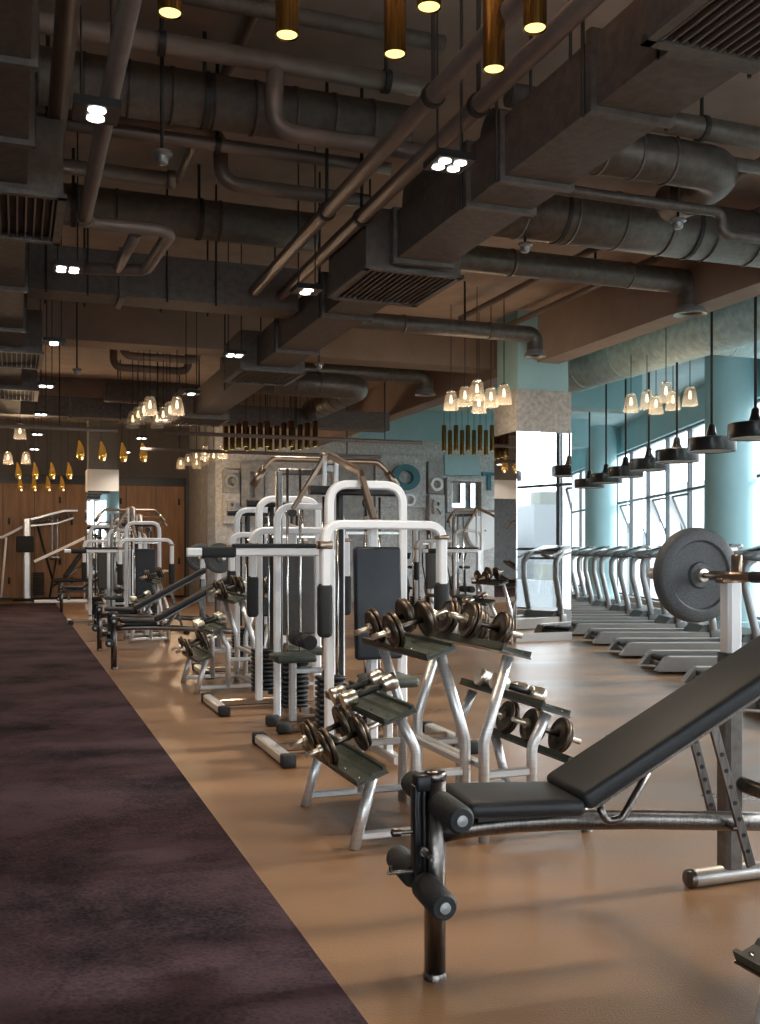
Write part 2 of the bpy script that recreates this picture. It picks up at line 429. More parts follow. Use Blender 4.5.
# wooden locker wall at the far end
t = thing('locker_wall', 'long bank of oak locker doors with small black handles at the far end', 'lockers', W(-.3, 27.75), TH)
b = MB(); b.box((0, .02, 1.55), (9.4, .04, 3.06)); b.build('carcass', M['black'], t)
k = 0
for i in range(12):
    x0 = -4.7+.78*i
    for (z0, z1) in ((.06, 3.04),):
        dr = MB().box((x0+.39, -.02, (z0+z1)/2), (.765, .04, z1-z0)).build('door', M['wood'], t)
        for hz in ((2.62, 1.0) if i % 2 else (2.05, .5)):
            MB().rbox((x0+.39+(.24 if i % 2 else -.24), -.055, hz), (.06, .03, .17), .01, 1).build('handle', M['black'], dr)
b = MB().box((0, -.03, 3.17), (9.4, .06, .2)); b.build('top_strip', M['black'], t)

# relief letters on the concrete wall
def relief(name, px0, py0, px1, py1, d, m, label, hollow=None, cat='wall panel'):
    u0, z1 = onv(px0, py0, 25); u1, z0 = onv(px1, py1, 25)
    b = MB()
    if hollow:
        f = hollow
        for (a, c, e, g) in ((u0, u1, z0, z0+f), (u0, u1, z1-f, z1), (u0, u0+f, z0+f, z1-f), (u1-f, u1, z0+f, z1-f)):
            b.prism([(a, e), (c, e), (c, g), (a, g)], 25-d, 25-.002, lambda p, q, t: W(p, t, q))
    else:
        b.prism([(u0, z0), (u1, z0), (u1, z1), (u0, z1)], 25-d, 25-.002, lambda p, q, t: W(p, t, q))
    return tag(b.build(name, m), label, cat, 'relief panels on the concrete wall')
def ring(name, px, py, rpx, rin, d, m, label, a0=0, a1=360, squash=1.0, back=0):
    u, z = onv(px, py, 25); Y = u*SI+25*CO; R = rpx*Y/1000; r = rin*R
    b = MB(); n = 28; vs = []; fs = []
    full = (a1-a0 >= 360)
    m_ = n if full else n+1
    for k in range(m_):
        an = math.radians(a0+(a1-a0)*k/n); c, s_ = math.cos(an), math.sin(an)
        for rr, dd in ((R, d), (r, d), (r, .002), (R, .002)):
            vs.append(W(u+c*rr*squash, 25-dd-back-.002, z+s_*rr))
    for k in range(n):
        j = (k+1) % m_
        for q in range(4): fs.append([k*4+q, k*4+(q+1) % 4, j*4+(q+1) % 4, j*4+q])
    if not full: fs += [[0, 1, 2, 3], [n*4+3, n*4+2, n*4+1, n*4]]
    b.add(vs, fs)
    return tag(b.build(name, m), label, 'wall relief', 'relief letters on the concrete wall')
def letter(ch, px, py, hpx, d, m, label, back=.0):
    u, z = onv(px, py, 25); Y = u*SI+25*CO
    c = bpy.data.curves.new('relief_letter', 'FONT'); c.body = ch; c.size = hpx*Y/1000*1.38; c.extrude = d/2; c.align_x = 'CENTER'
    c.offset = .02*c.size
    o = bpy.data.objects.new('relief_letter', c); COL.objects.link(o); c.materials.append(m)
    me = bpy.data.meshes.new_from_object(o); me.name = 'relief_letter'; bpy.data.objects.remove(o)
    o = bpy.data.objects.new('relief_letter', me); COL.objects.link(o)
    if not me.materials: me.materials.append(m)
    o.location = W(u, 25-d/2-back-.004, z-hpx*Y/2000); o.rotation_euler = (PI/2, 0, TH)
    return tag(o, label, 'wall relief', 'relief letters on the concrete wall')
teald = mat('deep_teal_relief', (.06, .20, .24), .6)
relief('wall_panel', 331, 455, 372, 600, .10, M['concrete_d'], 'tall plain grey concrete panel behind the lat pulldown')
relief('wall_panel', 374, 455, 424, 508, .14, M['concrete'], 'pale concrete panel carrying the big teal letter')
relief('wall_panel', 376, 510, 424, 560, .08, M['concrete'], 'pale lower concrete panel under the teal letter panel')
relief('wall_panel', 426, 462, 441, 494, .18, M['concrete_d'], 'narrow grey panel carrying the small round ring')
relief('wall_panel', 426, 495, 441, 533, .26, M['concrete'], 'narrow light panel carrying the embossed letter between ring and squares')
relief('wall_panel', 443, 478, 480, 513, .3, M['concrete'], 'framed square panel with mirrored mosaic strokes', hollow=.10)
relief('wall_panel', 443, 455, 478, 476, .12, M['ceil_teal'], 'teal shaded panel above the framed mosaic square')
relief('wall_panel', 443, 514, 456, 530, .22, M['concrete_d'], 'small square grey panel under the framed mosaic square')
relief('wall_panel', 427, 536, 434, 556, .1, M['white'], 'small white upright tile above the air bikes')
relief('wall_panel', 450, 536, 456, 556, .1, M['white'], 'small white upright tile beside the big white disc')
relief('wall_panel', 222, 470, 238, 493, .16, M['concrete_d'], 'grey square panel with ring near the wood lockers')
relief('wall_panel', 222, 495, 238, 524, .22, M['concrete'], 'grey panel with embossed letter below the ring panel')
relief('wall_panel', 240, 463, 262, 507, .18, M['concrete_d'], 'tall hollow grey frame beside the ring panel', hollow=.22)
relief('wall_panel', 240, 510, 252, 524, .2, M['concrete_d'], 'small hollow grey square beneath the tall hollow frame', hollow=.08)
relief('wall_panel', 264, 470, 290, 520, .1, M['concrete'], 'wide plain concrete panel right of the hollow frame')
ring('relief_ring', 402, 478, 13, .52, .18, teald, 'big deep teal ring letter on the pale panel', squash=1.15, back=.14)
relief('relief_block', 388, 493, 399, 497, .34, teald, 'flat teal foot of the big ring letter', cat='wall relief')
ring('relief_ring', 433, 485, 6.6, .62, .12, M['white'], 'small white ring on the narrow grey panel', back=.18)
ring('relief_ring', 230, 482, 7, .66, .12, M['concrete_d'], 'grey ring embossed on the square panel near the lockers', back=.16)
ring('relief_ring', 482, 531, 19, .05, .2, M['white'], 'big round white disc low on the wall beside the column')
letter('D', 407, 500, 12, .12, M['white'], 'white block letter D on the pale panel', .14)
letter('R', 433, 507, 14, .12, M['concrete'], 'embossed letter R on the narrow light panel', .26)
letter('R', 230, 508, 14, .12, M['concrete_d'], 'embossed letter R on the panel below the grey ring', .22)
letter('L', 452, 495, 24, .06, M['mirror'], 'mirrored mosaic letter L inside the framed square', .06)
letter('I', 461, 495, 24, .06, M['mirror'], 'mirrored stroke in the middle of the framed square', .06)
letter('I', 471, 495, 24, .06, M['mirror'], 'mirrored stroke at the right inside the framed square', .06)
letter('T', 488, 481, 18, .1, teald, 'teal letter T next to the brown mirror column')
letter('B', 449, 522, 10, .05, M['concrete'], 'small embossed letter on the little grey square', .22)

# ------------------------------------------------------------------ ceiling services
def rods(b, pts, z0):
    for (u, v) in pts: b.cyl(W(u, v, z0), W(u, v, CZ), .012, 6)
def pipe_run(label, pts, r, bend=.2, m=None, name='ceiling_pipe', seams=0, collars=(), n=14, cat='pipe', group='pipes under the ceiling', hang=None):
    """pts in gym axes (u, v, z)"""
    P = [W(*p) for p in pts]
    P = fillet(P, bend, 7) if len(P) > 2 else P
    t = thing(name, label, cat, P[0], 0, group)
    o = P[0]
    MB().tube([p-o for p in P], r, n).build('pipe_body' if cat == 'pipe' else 'duct_body', m or M['pipe'], t)
    if seams:
        b = MB()
        for i in range(len(P)-1):
            L = (P[i+1]-P[i]).length; k = int(L/seams)
            d = (P[i+1]-P[i]).normalized()
            for j in range(1, k+1):
                c = P[i]-o + d*(j*L/(k+1)); MB().tube([c-d*.012, c+d*.012], r+.008, 20).build('seam_band', m or M['pipe'], t)
    if collars:
        b = MB()
        for i in collars:
            d = (P[min(i+1, len(P)-1)]-P[max(i-1, 0)]).normalized(); c = P[i]-o
            b.tube([c-d*.03, c+d*.03], r*1.25, 16)
        b.build('collar', m or M['pipe'], t)
    if hang:
        for f in hang:
            b = MB(); L = (P[-1]-P[0]); c = P[0]+L*f-o
            b.cyl(c+Vector((0, 0, r*.9)), Vector((c.x, c.y, CZ-o.z)), .014, 6)
            b.tube([c-L.normalized()*.02, c+L.normalized()*.02], r+.012, 16)
            b.build('hanger', M['rod'], t)
    return t
def v_of(px, py, z): return at(px, py, z)[1]
def u_of(px, py, z): return at(px, py, z)[0]

v1 = v_of(290, 65, 4.3)
pipe_run('long taupe pipe crossing nearest under the ceiling with a square joint', [(-4.5, v1, 4.3), (2.58, v1, 4.3)], .062, hang=(.35, .55, .75, .95))
v2 = v_of(180, 97, 4.25)
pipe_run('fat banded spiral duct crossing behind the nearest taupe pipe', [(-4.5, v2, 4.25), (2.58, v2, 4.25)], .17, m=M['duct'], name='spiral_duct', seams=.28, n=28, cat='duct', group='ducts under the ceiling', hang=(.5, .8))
a = at(268, 78, 4.3); b_ = at(300, 128, 3.92)
pipe_run('taupe pipe dropping with a big elbow in front of the spiral duct', [(a[0], v1, 4.3), (a[0], v1+.1, 3.92), (2.58, v1+.1, 3.92)], .056, .16)
v4 = v_of(240, 148, 4.1)
pipe_run('thin straight taupe pipe just behind the fat spiral duct', [(-.6, v4, 4.1), (2.58, v4, 4.1)], .045, hang=(.25, .6))
v5 = v_of(300, 193, 4.02)
ue = u_of(228, 170, 4.02)
pipe_run('taupe pipe with an S bend dropping beside the hanging smoke detector', [(-4.5, v5, 4.4), (ue, v5, 4.4), (ue, v5, 4.02), (2.58, v5, 4.02)], .055, .15)
v5b = v_of(110, 172, 4.1)
pipe_run('taupe pipe running left of the smoke detector into the dark', [(-4.5, v5b, 4.1), (1.1, v5b, 4.1)], .055, collars=(1,), hang=(.6, .8))
v6 = v_of(250, 225, 4.22)
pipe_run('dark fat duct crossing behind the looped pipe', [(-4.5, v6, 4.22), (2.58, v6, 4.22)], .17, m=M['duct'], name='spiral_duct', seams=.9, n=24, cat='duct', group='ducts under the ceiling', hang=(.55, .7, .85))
# the looped pipe on the left
z = 3.5
pp = [(*at(121, 0, z), z), (*at(84, 222, z), z), (*at(172, 231, z), z), (*at(146, 270, z), z), (*at(70, 268, z), z)]
pp[0] = (pp[1][0], 1.6, z)
pipe_run('taupe pipe coming overhead then looping square above the small downlight', pp, .046, .12, collars=(2,))
pipe_run('short branch pipe inside the square loop on the left', [(*at(137, 232, z), z), (*at(118, 268, z), z)], .04)
ul = u_of(60, 90, 3.9)
pipe_run('straight taupe pipe overhead beside the left rectangular duct', [(ul, 1.6, 3.9), (ul, v_of(47, 172, 3.9), 3.9)], .058)
u = u_of(245, 30, 4.6)
pipe_run('thin dark rail close under the ceiling behind the spiral duct', [(u, 2.0, 4.6), (u, 9.0, 4.6)], .04)
v = v_of(450, 45, 4.55)
pipe_run('dark straight pipe crossing high behind the big brass tubes', [(-.4, v, 4.55), (2.58, v, 4.55)], .05, m=M['duct'])
# two slanting pipes in the middle
for px, py, lab, ve in ((437, 145, 'right one of the two long parallel pipes slanting to the grille box', 9.15), (386, 147, 'left one of the two long parallel pipes slanting to the grille box', 9.1)):
    u = u_of(px, py, 3.7)
    pipe_run(lab, [(u, 1.4, 3.7), (u, ve, 3.7)], .052, hang=(.45, .7))
for i, (px, py, v0, vv) in enumerate(((540, 277, 6.5, 12.6), (560, 302, 7.5, 13.2))):
    u = u_of(px, py, 4.5)
    pipe_run(('inner' if i == 0 else 'outer')+' thin pipe close under the brown ceiling beyond the flared vents', [(u, v0, 4.5), (u, vv, 4.5)], .04)
# right side
v = v_of(700, 128, 4.35)
pipe_run('taupe pipe above the elbowed spiral duct on the right', [(3.1, v, 4.35), (7.0, v, 4.35)], .08, m=M['duct_g'], hang=(.4,))
pipe_run('thinner grey pipe just below its twin on the right', [(3.1, v+.25, 4.25), (7.0, v+.25, 4.25)], .05, m=M['duct_g'])
v = v_of(660, 160, 4.2)
ue = u_of(728, 172, 4.2)
pipe_run('grey spiral duct with an elbow turning back at top right', [(3.1, v, 4.2), (ue, v, 4.2), (ue+.02, v+.75, 4.2)], .165, .3, m=M['duct_g'], name='spiral_duct', seams=.3, n=28, cat='duct', group='ducts under the ceiling')
v = v_of(620, 222, 4.25)
pipe_run('widest grey spiral duct crossing behind the elbowed one', [(3.1, v, 4.25), (6.98, v, 4.25)], .25, m=M['duct_g'], name='spiral_duct', seams=.55, n=30, cat='duct', group='ducts under the ceiling', hang=(.35, .7))
v = v_of(620, 198, 3.95)
ue = u_of(716, 215, 3.95)
pipe_run('grey water pipe stepping down in front of the widest duct', [(2.9, v, 3.95), (ue, v, 3.95), (ue, v, 3.78), (6.98, v, 3.78)], .04, .09, m=M['duct_g'], collars=(0,))
def flare_run(label, px, py, pxe, pye, z, r, drop):
    v = v_of(px, py, z); ue = u_of(pxe, pye, z)
    P = fillet([W(3.0, v, z), W(ue, v, z), W(ue, v, z-drop)], r*1.6, 7)
    t = thing('vent_duct', label, 'duct', P[0], 0, 'flared vent ducts'); o = P[0]
    MB().tube([p-o for p in P], r, 28).build('duct_body', M['duct_g'], t)
    for f in (.12, .45, .8):
        c = (W(3.0, v, z).lerp(W(ue, v, z), f))-o; d = W(1, 0, 0).normalized()
        MB().tube([c-d*.012, c+d*.012], r+.008, 24).build('seam_band', M['duct_g'], t)
    e = W(ue, v, z-drop)-o
    MB().lathe([(r, .06), (r*1.12, .04), (r*1.35, -.01), (r*1.35, -.03), (r*1.1, -.02), (r*.95, .01)], e, n=28).build('vent_flare', M['upright'], t)
    g = MB()
    for k in range(3): g.lathe([(r*(.3+.28*k), -.005), (r*(.3+.28*k)+.02, .02)], e, n=20)
    g.cyl(e+Vector((0, 0, .03)), e+Vector((0, 0, .02)), r*.95, 20)
    g.build('vent_grille', M['black'], t)
    hh = MB()
    for f in (.3, .7):
        c = W(3.0, v, z).lerp(W(ue, v, z), f)-o
        hh.cyl(c+Vector((0, 0, r)), Vector((c.x, c.y, CZ-o.z)), .014, 6)
    hh.build('hanger', M['rod'], t)
    return t
flare_run('nearest grey vent duct turning down to a flared mouth by the beam', 560, 268, 688, 283, 4.28, .135, .33)
flare_run('second grey vent duct turning down before the mirror column', 430, 326, 532, 336, 4.10, .105, .26)
flare_run('third grey vent duct with flare beyond the cross beam', 400, 375, 436, 372, 4.2, .13, .28)
pp = [(3.05, 15.4, 3.95), (u_of(402, 368, 3.95), 15.4, 3.95), (u_of(402, 368, 3.95), 18.3, 3.95)]
pipe_run('spiral duct beyond the cross beam turning to run away', pp, .2, .35, m=M['duct_g'], name='spiral_duct', seams=.45, n=24, cat='duct', group='ducts under the ceiling')
pp = [(1.4, 17.5, 4.0), (3.0, 17.5, 4.0), (3.0, 18.3, 4.0)]
pipe_run('far brassy spiral duct above the brass lamp rows', pp, .2, .35, m=M['duct'], name='spiral_duct', seams=.45, n=24, cat='duct', group='ducts under the ceiling')
# far left C-shaped pipes
for i, (x0, x1, y) in enumerate(((122, 200, 358), (112, 190, 370))):
    v = v_of(160, y, 4.2); ua, ub = u_of(x0, y, 4.2), u_of(x1, y, 4.2)
    pipe_run(('upper' if i == 0 else 'lower')+' C shaped pipe above the left glass lamps', [(ua, v, 4.6), (ua, v, 4.2), (ub, v, 4.2), (ub, v, 4.6)], .06, .15)

def rect_duct(label, u0, u1, v0, v1, z0, z1, along, flanges, hangers):
    c = W((u0+u1)/2, (v0+v1)/2, z0)
    t = thing('rectangular_duct', label, 'duct', c, TH, 'rectangular ducts'); w, l, h = u1-u0, v1-v0, z1-z0
    MB().box((0, 0, h/2), (w, l, h)).build('duct_body', M['duct'], t)
    for f in flanges:
        b = MB()
        if along == 'v': b.box((0, f-(v0+v1)/2, h/2), (w+.06, .05, h+.06))
        else: b.box((f-(u0+u1)/2, 0, h/2), (.05, l+.06, h+.06))
        b.build('flange', M['duct_g'], t)
    for f in hangers:
        for s_ in (-1, 1):
            b = MB()
            if along == 'v': b.cyl((s_*(w/2+.03), f-(v0+v1)/2, -.03), (s_*(w/2+.03), f-(v0+v1)/2, CZ-z0), .01, 6)
            else: b.cyl((f-(u0+u1)/2, s_*(l/2+.03), -.03), (f-(u0+u1)/2, s_*(l/2+.03), CZ-z0), .01, 6)
            b.build('hanger', M['rod'], t)
    return t
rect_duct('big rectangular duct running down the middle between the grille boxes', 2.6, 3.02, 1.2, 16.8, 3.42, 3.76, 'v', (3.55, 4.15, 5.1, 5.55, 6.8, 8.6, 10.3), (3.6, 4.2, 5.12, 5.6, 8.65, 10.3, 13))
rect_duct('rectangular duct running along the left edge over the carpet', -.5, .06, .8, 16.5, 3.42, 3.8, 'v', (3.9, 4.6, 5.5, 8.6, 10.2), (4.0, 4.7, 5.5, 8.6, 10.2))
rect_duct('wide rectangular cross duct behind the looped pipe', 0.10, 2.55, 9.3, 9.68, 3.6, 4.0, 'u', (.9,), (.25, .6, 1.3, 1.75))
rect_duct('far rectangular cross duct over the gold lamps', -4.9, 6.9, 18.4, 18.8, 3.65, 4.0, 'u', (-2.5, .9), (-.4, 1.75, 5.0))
def grille_box(label, u0, u1, v0, v1, z0, z1, brassy=False):
    c = W((u0+u1)/2, (v0+v1)/2, z0)
    t = thing('grille_box', label, 'vent', c, TH, 'louvred supply boxes'); w, l, h = u1-u0, v1-v0, z1-z0
    b = MB()
    b.box((0, 0, h-.01), (w, l, .02))
    for s_ in (-1, 1):
        b.box((s_*(w/2-.01), 0, h/2), (.02, l, h-.02)); b.box((0, s_*(l/2-.01), h/2), (w-.04, .02, h-.02))
    b.box((0, 0, .2), (w-.05, l-.05, .01))
    b.build('plenum', M['duct'], t)
    f = MB()
    for s_ in (-1, 1):
        f.box((s_*(w/2-.005), 0, 0), (.05, l+.04, .025)); f.box((0, s_*(l/2-.005), 0), (w+.04, .05, .025))
    f.build('grille_frame', M['duct_g'], t)
    MB().box((0, 0, .034), (w-.05, l-.05, .006)).build('louvre_gap_shade', M['rod'], t)  # black sheet stands in for the shade between the louvres
    g = MB(); n = 15
    for k in range(n): g.box((-w/2+.05+(w-.1)*k/(n-1), 0, .008), (.010, l-.06, .024))
    g.build('louvre', M['pipe'], t)
    return t
for k, v0 in enumerate((2.52, 6.92, 11.28, 15.66)):
    grille_box(['louvred supply box overhead at the top right corner', 'louvred supply box in the middle of the ceiling', 'smaller looking louvred box before the cross beam', 'distant louvred box beyond the cross beam'][k], 2.41, 3.17, v0, v0+.93, 3.37, 3.82)
for k, v0 in enumerate((6.15, 11.1, 13.7)):
    grille_box(['nearest louvred box at the end of the left duct', 'second louvred box at the left edge', 'third louvred box far along the left edge'][k], -.55, .26, v0, v0+.93, 3.37, 3.82)
for k, v0 in enumerate((2.0,)):
    pass
# teal duct over the treadmills
pipe_run('fat teal painted spiral duct along the treadmill zone', [(8.35, 6.2, 4.15), (8.35, 15.55, 4.15)], .34, m=M['teal_duct'], name='spiral_duct', seams=1.1, n=32, cat='duct', group='ducts under the ceiling')
pipe_run('narrower teal painted duct next to the brown beam', [(7.62, 8.2, 4.3), (7.62, 12.55, 4.3)], .16, m=M['teal_duct'], name='spiral_duct', seams=.9, n=24, cat='duct', group='ducts under the ceiling')
pipe_run('teal painted duct crossing towards the windows', [(8.75, 11.4, 4.2), (9.9, 11.4, 4.2)], .2, m=M['teal_duct'], name='spiral_duct', seams=.6, n=24, cat='duct', group='ducts under the ceiling')
# thin rails carrying the far lamps
for i, (u0, u1, v, z, lab) in enumerate(((2.2, 7.0, 17.0, 3.27, 'nearer thin lamp rail crossing above the lat pulldown'), (2.2, 7.0, 19.2, 3.2, 'farther thin lamp rail crossing above the lat pulldown'), (-4.6, 1.6, 17.2, 3.3, 'thin lamp rail with gold lamps at the left'))):
    t = thing('lamp_rail', lab, 'rail', W(u0, v, z), TH, 'thin lamp rails')
    MB().tube([(0, 0, 0), (u1-u0, 0, 0)], .035, 10).build('rail_tube', M['pipe'], t)
    b = MB()
    for f in (.15, .5, .85): b.cyl(((u1-u0)*f, 0, .03), ((u1-u0)*f, 0, CZ-z), .012, 6)
    b.build('hanger', M['rod'], t)

# detectors and sprinklers
def detector(px, py, z, label, name='smoke_detector'):
    t = thing(name, label, 'detector', atw(px, py, z), 0, 'ceiling detectors')
    MB().cyl((0, 0, .05), (0, 0, CZ-z), .012, 8).build('stem', M['rod'], t)
    b = MB().lathe([(.001, .04), (.06, .038), (.064, .02), (.042, .008), (.038, -.028), (.028, -.038), (.001, -.04)], n=20)
    b.build('housing', M['upright'], t)
    b = MB()
    for k in range(6): b.rbox((.035*math.cos(k*PI/3), .035*math.sin(k*PI/3), -.012), (.010, .010, .024), .004, 1)
    b.build('slot', M['black'], t)
detector(162, 158, 3.7, 'round smoke detector on a rod between the left pipes')
detector(678, 224, 3.85, 'round smoke detector before the widest duct on the right')
detector(525, 248, 3.9, 'small detector against the nearest vent duct')
detector(77, 372, 3.6, 'small detector hanging at the far left')
detector(319, 366, 3.7, 'small detector hanging beyond the cross beam')

# ------------------------------------------------------------------ lamps
def add_spot(loc, e, ang=110, col=(1, .88, .74), r=.05, blend=.8):
    l = bpy.data.lights.new('lamp_and_fill_light', 'SPOT'); l.energy = e; l.spot_size = math.radians(ang); l.spot_blend = blend
    l.color = col; l.shadow_soft_size = r
    o = bpy.data.objects.new('lamp_and_fill_light', l); COL.objects.link(o); o.location = loc
    return o
def downlight(label, four):
    t = thing('downlight', label, 'ceiling light', (0, 0, 0), TH, 'square black downlights')
    b = MB()
    for s_ in (-1, 1):
        b.box((s_*.1, 0, .02), (.015, .215, .04)); b.box((0, s_*.1, .02), (.185, .015, .04))
    b.box((0, 0, .035), (.2, .2, .01)); b.box((0, 0, .006), (.19, .19, .008)); b.build('lamp_frame', M['blackgloss'], t)
    cells = [(-.045, -.045), (.045, -.045), (-.045, .045), (.045, .045)] if four else [(0, -.047), (0, .047)]
    for x, y in cells:
        r = .034 if four else .042
        b = MB(); b.lathe([(.001, -.004), (r, -.004), (r, .01)], (x, y, .0), n=16)
        b.m = 0; b.build('lamp_lens', M['led'], t)
    b = MB(); b.cyl((.07, 0, .06), (.07, 0, CZ-3.38), .006, 6); b.cyl((-.07, 0, .06), (-.07, 0, CZ-3.38), .006, 6); b.build('hanger', M['rod'], t)
    return t
d2 = downlight('x', False); d4 = downlight('x', True); first = {False: True, True: True}
for r_, u in enumerate((.36, 2.2)):
    for k in range(7):
        v = 4.95+2.82*k
        four = (k + r_) % 2 == 1 or k > 3
        src = d4 if four else d2
        lab = '%s black square downlight from the front in the %s ceiling row' % (ORD[k], 'carpet side' if r_ == 0 else 'machine side')
        if first[four]: o = src; first[four] = False
        else: o = copy_tree(src)
        o.location = W(u, v, 3.38); o['label'] = lab
        add_spot(W(u, v, 3.36), 90, 125, (1, .86, .70), .07)

def brass_proto():
    t = thing('brass_pendant', 'x', 'pendant lamp', (0, 0, 0), 0, 'brass tube pendants')
    MB().lathe([(.043, .004), (.049, 0), (.049, .55), (.043, .56), (.001, .56)], n=24).build('lamp_tube', M['brass'], t)
    MB().lathe([(.001, .006), (.043, .006)], n=24).build('lamp_face', M['bulb'], t)
    MB().cyl((0, 0, .56), (0, 0, CZ-3.45), .006, 6).build('cord', M['rod'], t)
    return t
bp = brass_proto()
near = ((170, 14, 'leftmost big brass tube pendant above the spiral duct'), (287, 36, 'big brass tube pendant second from left overhead'),
        (395, 55, 'big brass tube pendant just left of centre top'), (429, 8, 'shortest looking brass tube pendant with lit throat overhead'),
        (494, 70, 'lowest hanging big brass tube pendant at top centre'), (535, 29, 'rightmost big brass tube pendant before the slanting pipes'))
for i, (px, py, lab) in enumerate(near):
    o = bp if i == 0 else copy_tree(bp)
    o.location = atw(px, py, 3.45); o['label'] = lab
    add_spot(atw(px, py, 3.45)-Vector((0, 0, .01)), 9, 80, (1, .75, .45), .04)
    up = add_spot(atw(px, py, 3.45)+Vector((0, 0, .58)), 16, 165, (1, .82, .66), .04, 1); up.rotation_euler = (PI, 0, 0)  # upward spot added to brighten the ceiling; the tube top is closed
names4 = ['first', 'second', 'third', 'fourth']
for g, (px, py) in enumerate(((226, 449), (247, 449), (270, 449), (293, 449))):
    base = atw(px, py+2, 3.2); u, v = UV(base.x, base.y)
    for k in range(4):
        o = copy_tree(bp); o.location = W(u+.06*k, v-.30*k, 3.2); o.scale = (1, 1, .85)
        o['label'] = '%s brass tube of the %s bunch from the left above the pulldown' % (names4[k], names4[g])
        o['group'] = 'distant brass tube pendants'
for k in range(9):
    base = atw(444+6*k, 452+(3 if k % 2 else -1), 3.45)
    o = copy_tree(bp); o.location = base; o['group'] = 'brass tubes before the relief wall'
    o['label'] = '%s brass tube from the left in the row before the relief wall' % ORD[k]

def glass_proto():
    t = thing('glass_pendant', 'x', 'pendant lamp', (0, 0, 0), 0, 'ribbed glass pendants')
    b = MB(); n = 24; prof = [(.055, .25), (.078, .19), (.086, .12), (.094, .05), (.10, 0)]; vs = []; fs = []
    for (r, z) in prof:
        for k in range(n): an = 2*PI*k/n; q = r*(1+(.05 if k % 2 else -.04)); vs.append((q*math.cos(an), q*math.sin(an), z))
    for i in range(len(prof)-1):
        for k in range(n): fs.append([i*n+k, i*n+(k+1) % n, (i+1)*n+(k+1) % n, (i+1)*n+k])
    b.add(vs, fs, False); b.build('lamp_shade', M['shade'], t)
    MB().lathe([(.001, .27), (.03, .268), (.058, .25), (.056, .24), (.001, .24)], n=16).build('cap', M['chrome'], t)
    MB().lathe([(.001, .09), (.018, .10), (.024, .125), (.018, .15), (.012, .2), (.001, .2)], n=14).build('bulb', M['bulb2'], t)
    MB().cyl((0, 0, .27), (0, 0, CZ-3.25), .006, 6).build('cord', M['rod'], t)
    return t
gp = glass_proto(); used = [False]
def glass_at(P, lab, group, light=0):
    o = gp if not used[0] else copy_tree(gp); used[0] = True
    o.location = P; o['label'] = lab; o['group'] = group
    if light:
        l = bpy.data.lights.new('lamp_and_fill_light', 'POINT'); l.energy = light; l.color = (1, .75, .5); l.shadow_soft_size = .03
        q = bpy.data.objects.new('lamp_and_fill_light', l); COL.objects.link(q); q.location = Vector(P)+Vector((0, 0, -.03))
P6 = ((451, 409), (465, 405), (477, 399), (479, 412), (491, 406), (504, 403))
for i, (px, py) in enumerate(P6):
    glass_at(atw(px, py+1, 3.22), '%s ribbed glass lamp from the left in the cluster left of the mirror column' % ORD[i], 'glass lamps left of the mirror column', 3)
P6 = ((631, 411), (647, 408), (656, 413), (666, 401), (673, 409), (690, 405))
for i, (px, py) in enumerate(P6):
    glass_at(atw(px, py+1, 3.22), '%s ribbed glass lamp from the left in the cluster over the treadmills' % ORD[i], 'glass lamps over the treadmills', 2)
for g, (px, py) in enumerate(((150, 415), (177, 415))):
    base = atw(px, py, 3.2); u, v = UV(base.x, base.y)
    for k in range(4):
        glass_at(W(u-.02*k, v+.55*k, 3.2), '%s glass lamp of the %s line over the carpet edge' % (names4[k], ['left', 'right'][g]), 'glass lamp lines over the carpet', 3 if k == 0 else 0)
for g, (px, py) in enumerate(((205, 459), (223, 459), (252, 477))):
    base = atw(px, py, 3.2); u, v = UV(base.x, base.y)
    for k in range(4):
        glass_at(W(u-.03*k, v+.4+.9*k-(.4), 3.2), '%s glass lamp of the %s distant bunch' % (names4[k], ['left', 'middle', 'right'][g]), 'distant glass lamp bunches', 3 if k == 0 else 0)
for i, (px, py, lab) in enumerate(((20, 439, 'single glass lamp hanging nearest over the left carpet'), (8, 464, 'glass lamp at the far left edge'), (26, 464, 'glass lamp beside the far left edge lamp'))):
    glass_at(atw(px, py, 3.15), lab, 'glass lamps over the left carpet', 2)

def gold_proto():
    t = thing('gold_pendant', 'x', 'pendant lamp', (0, 0, 0), 0, 'twisted gold glass pendants')
    P = [Vector((.02*math.sin(k*.5), .0, .42-.05*k)) + Vector((.05*(k/8)**2, 0, 0)) for k in range(9)]
    MB().tube(P, [.015, .03, .045, .06, .07, .08, .085, .07, .03], 12).build('lamp_body', M['gold'], t)
    MB().lathe([(.001, 0), (.015, .01), (.02, .03), (.015, .05), (.001, .06)], (.045, -.07, .02), n=12).build('bulb', M['bulb2'], t)
    MB().cyl((0, 0, .42), (0, 0, CZ-2.85), .006, 6).build('cord', M['rod'], t)
    return t
go = gold_proto(); gi = 0
for row, (pts, z) in enumerate((([(79, 461), (101, 462), (122, 463), (142, 463)], 3.1), ([(17, 480), (34, 480), (51, 480), (68, 480)], 2.95), ([(19, 492), (33, 492), (47, 492), (61, 492)], 2.8))):
    for k, (px, py) in enumerate(pts):
        o = go if gi == 0 else copy_tree(go); gi += 1
        o.location = atw(px, py, z); o.rotation_euler = (0, 0, .6)
        o['label'] = '%s gold twisted lamp in the %s row towards the lockers' % (names4[k], ['high right', 'middle', 'lowest'][row])
for k in range(4):  # added fill: bare point lights near the gold lamps, boosted to brighten the lockers
    l = bpy.data.lights.new('lamp_and_fill_light', 'POINT'); l.energy = 60; l.color = (1, .7, .42); l.shadow_soft_size = .1
    q = bpy.data.objects.new('lamp_and_fill_light', l); COL.objects.link(q); q.location = W(-1.6+1.7*k, 21.5+.6*k, 2.7)

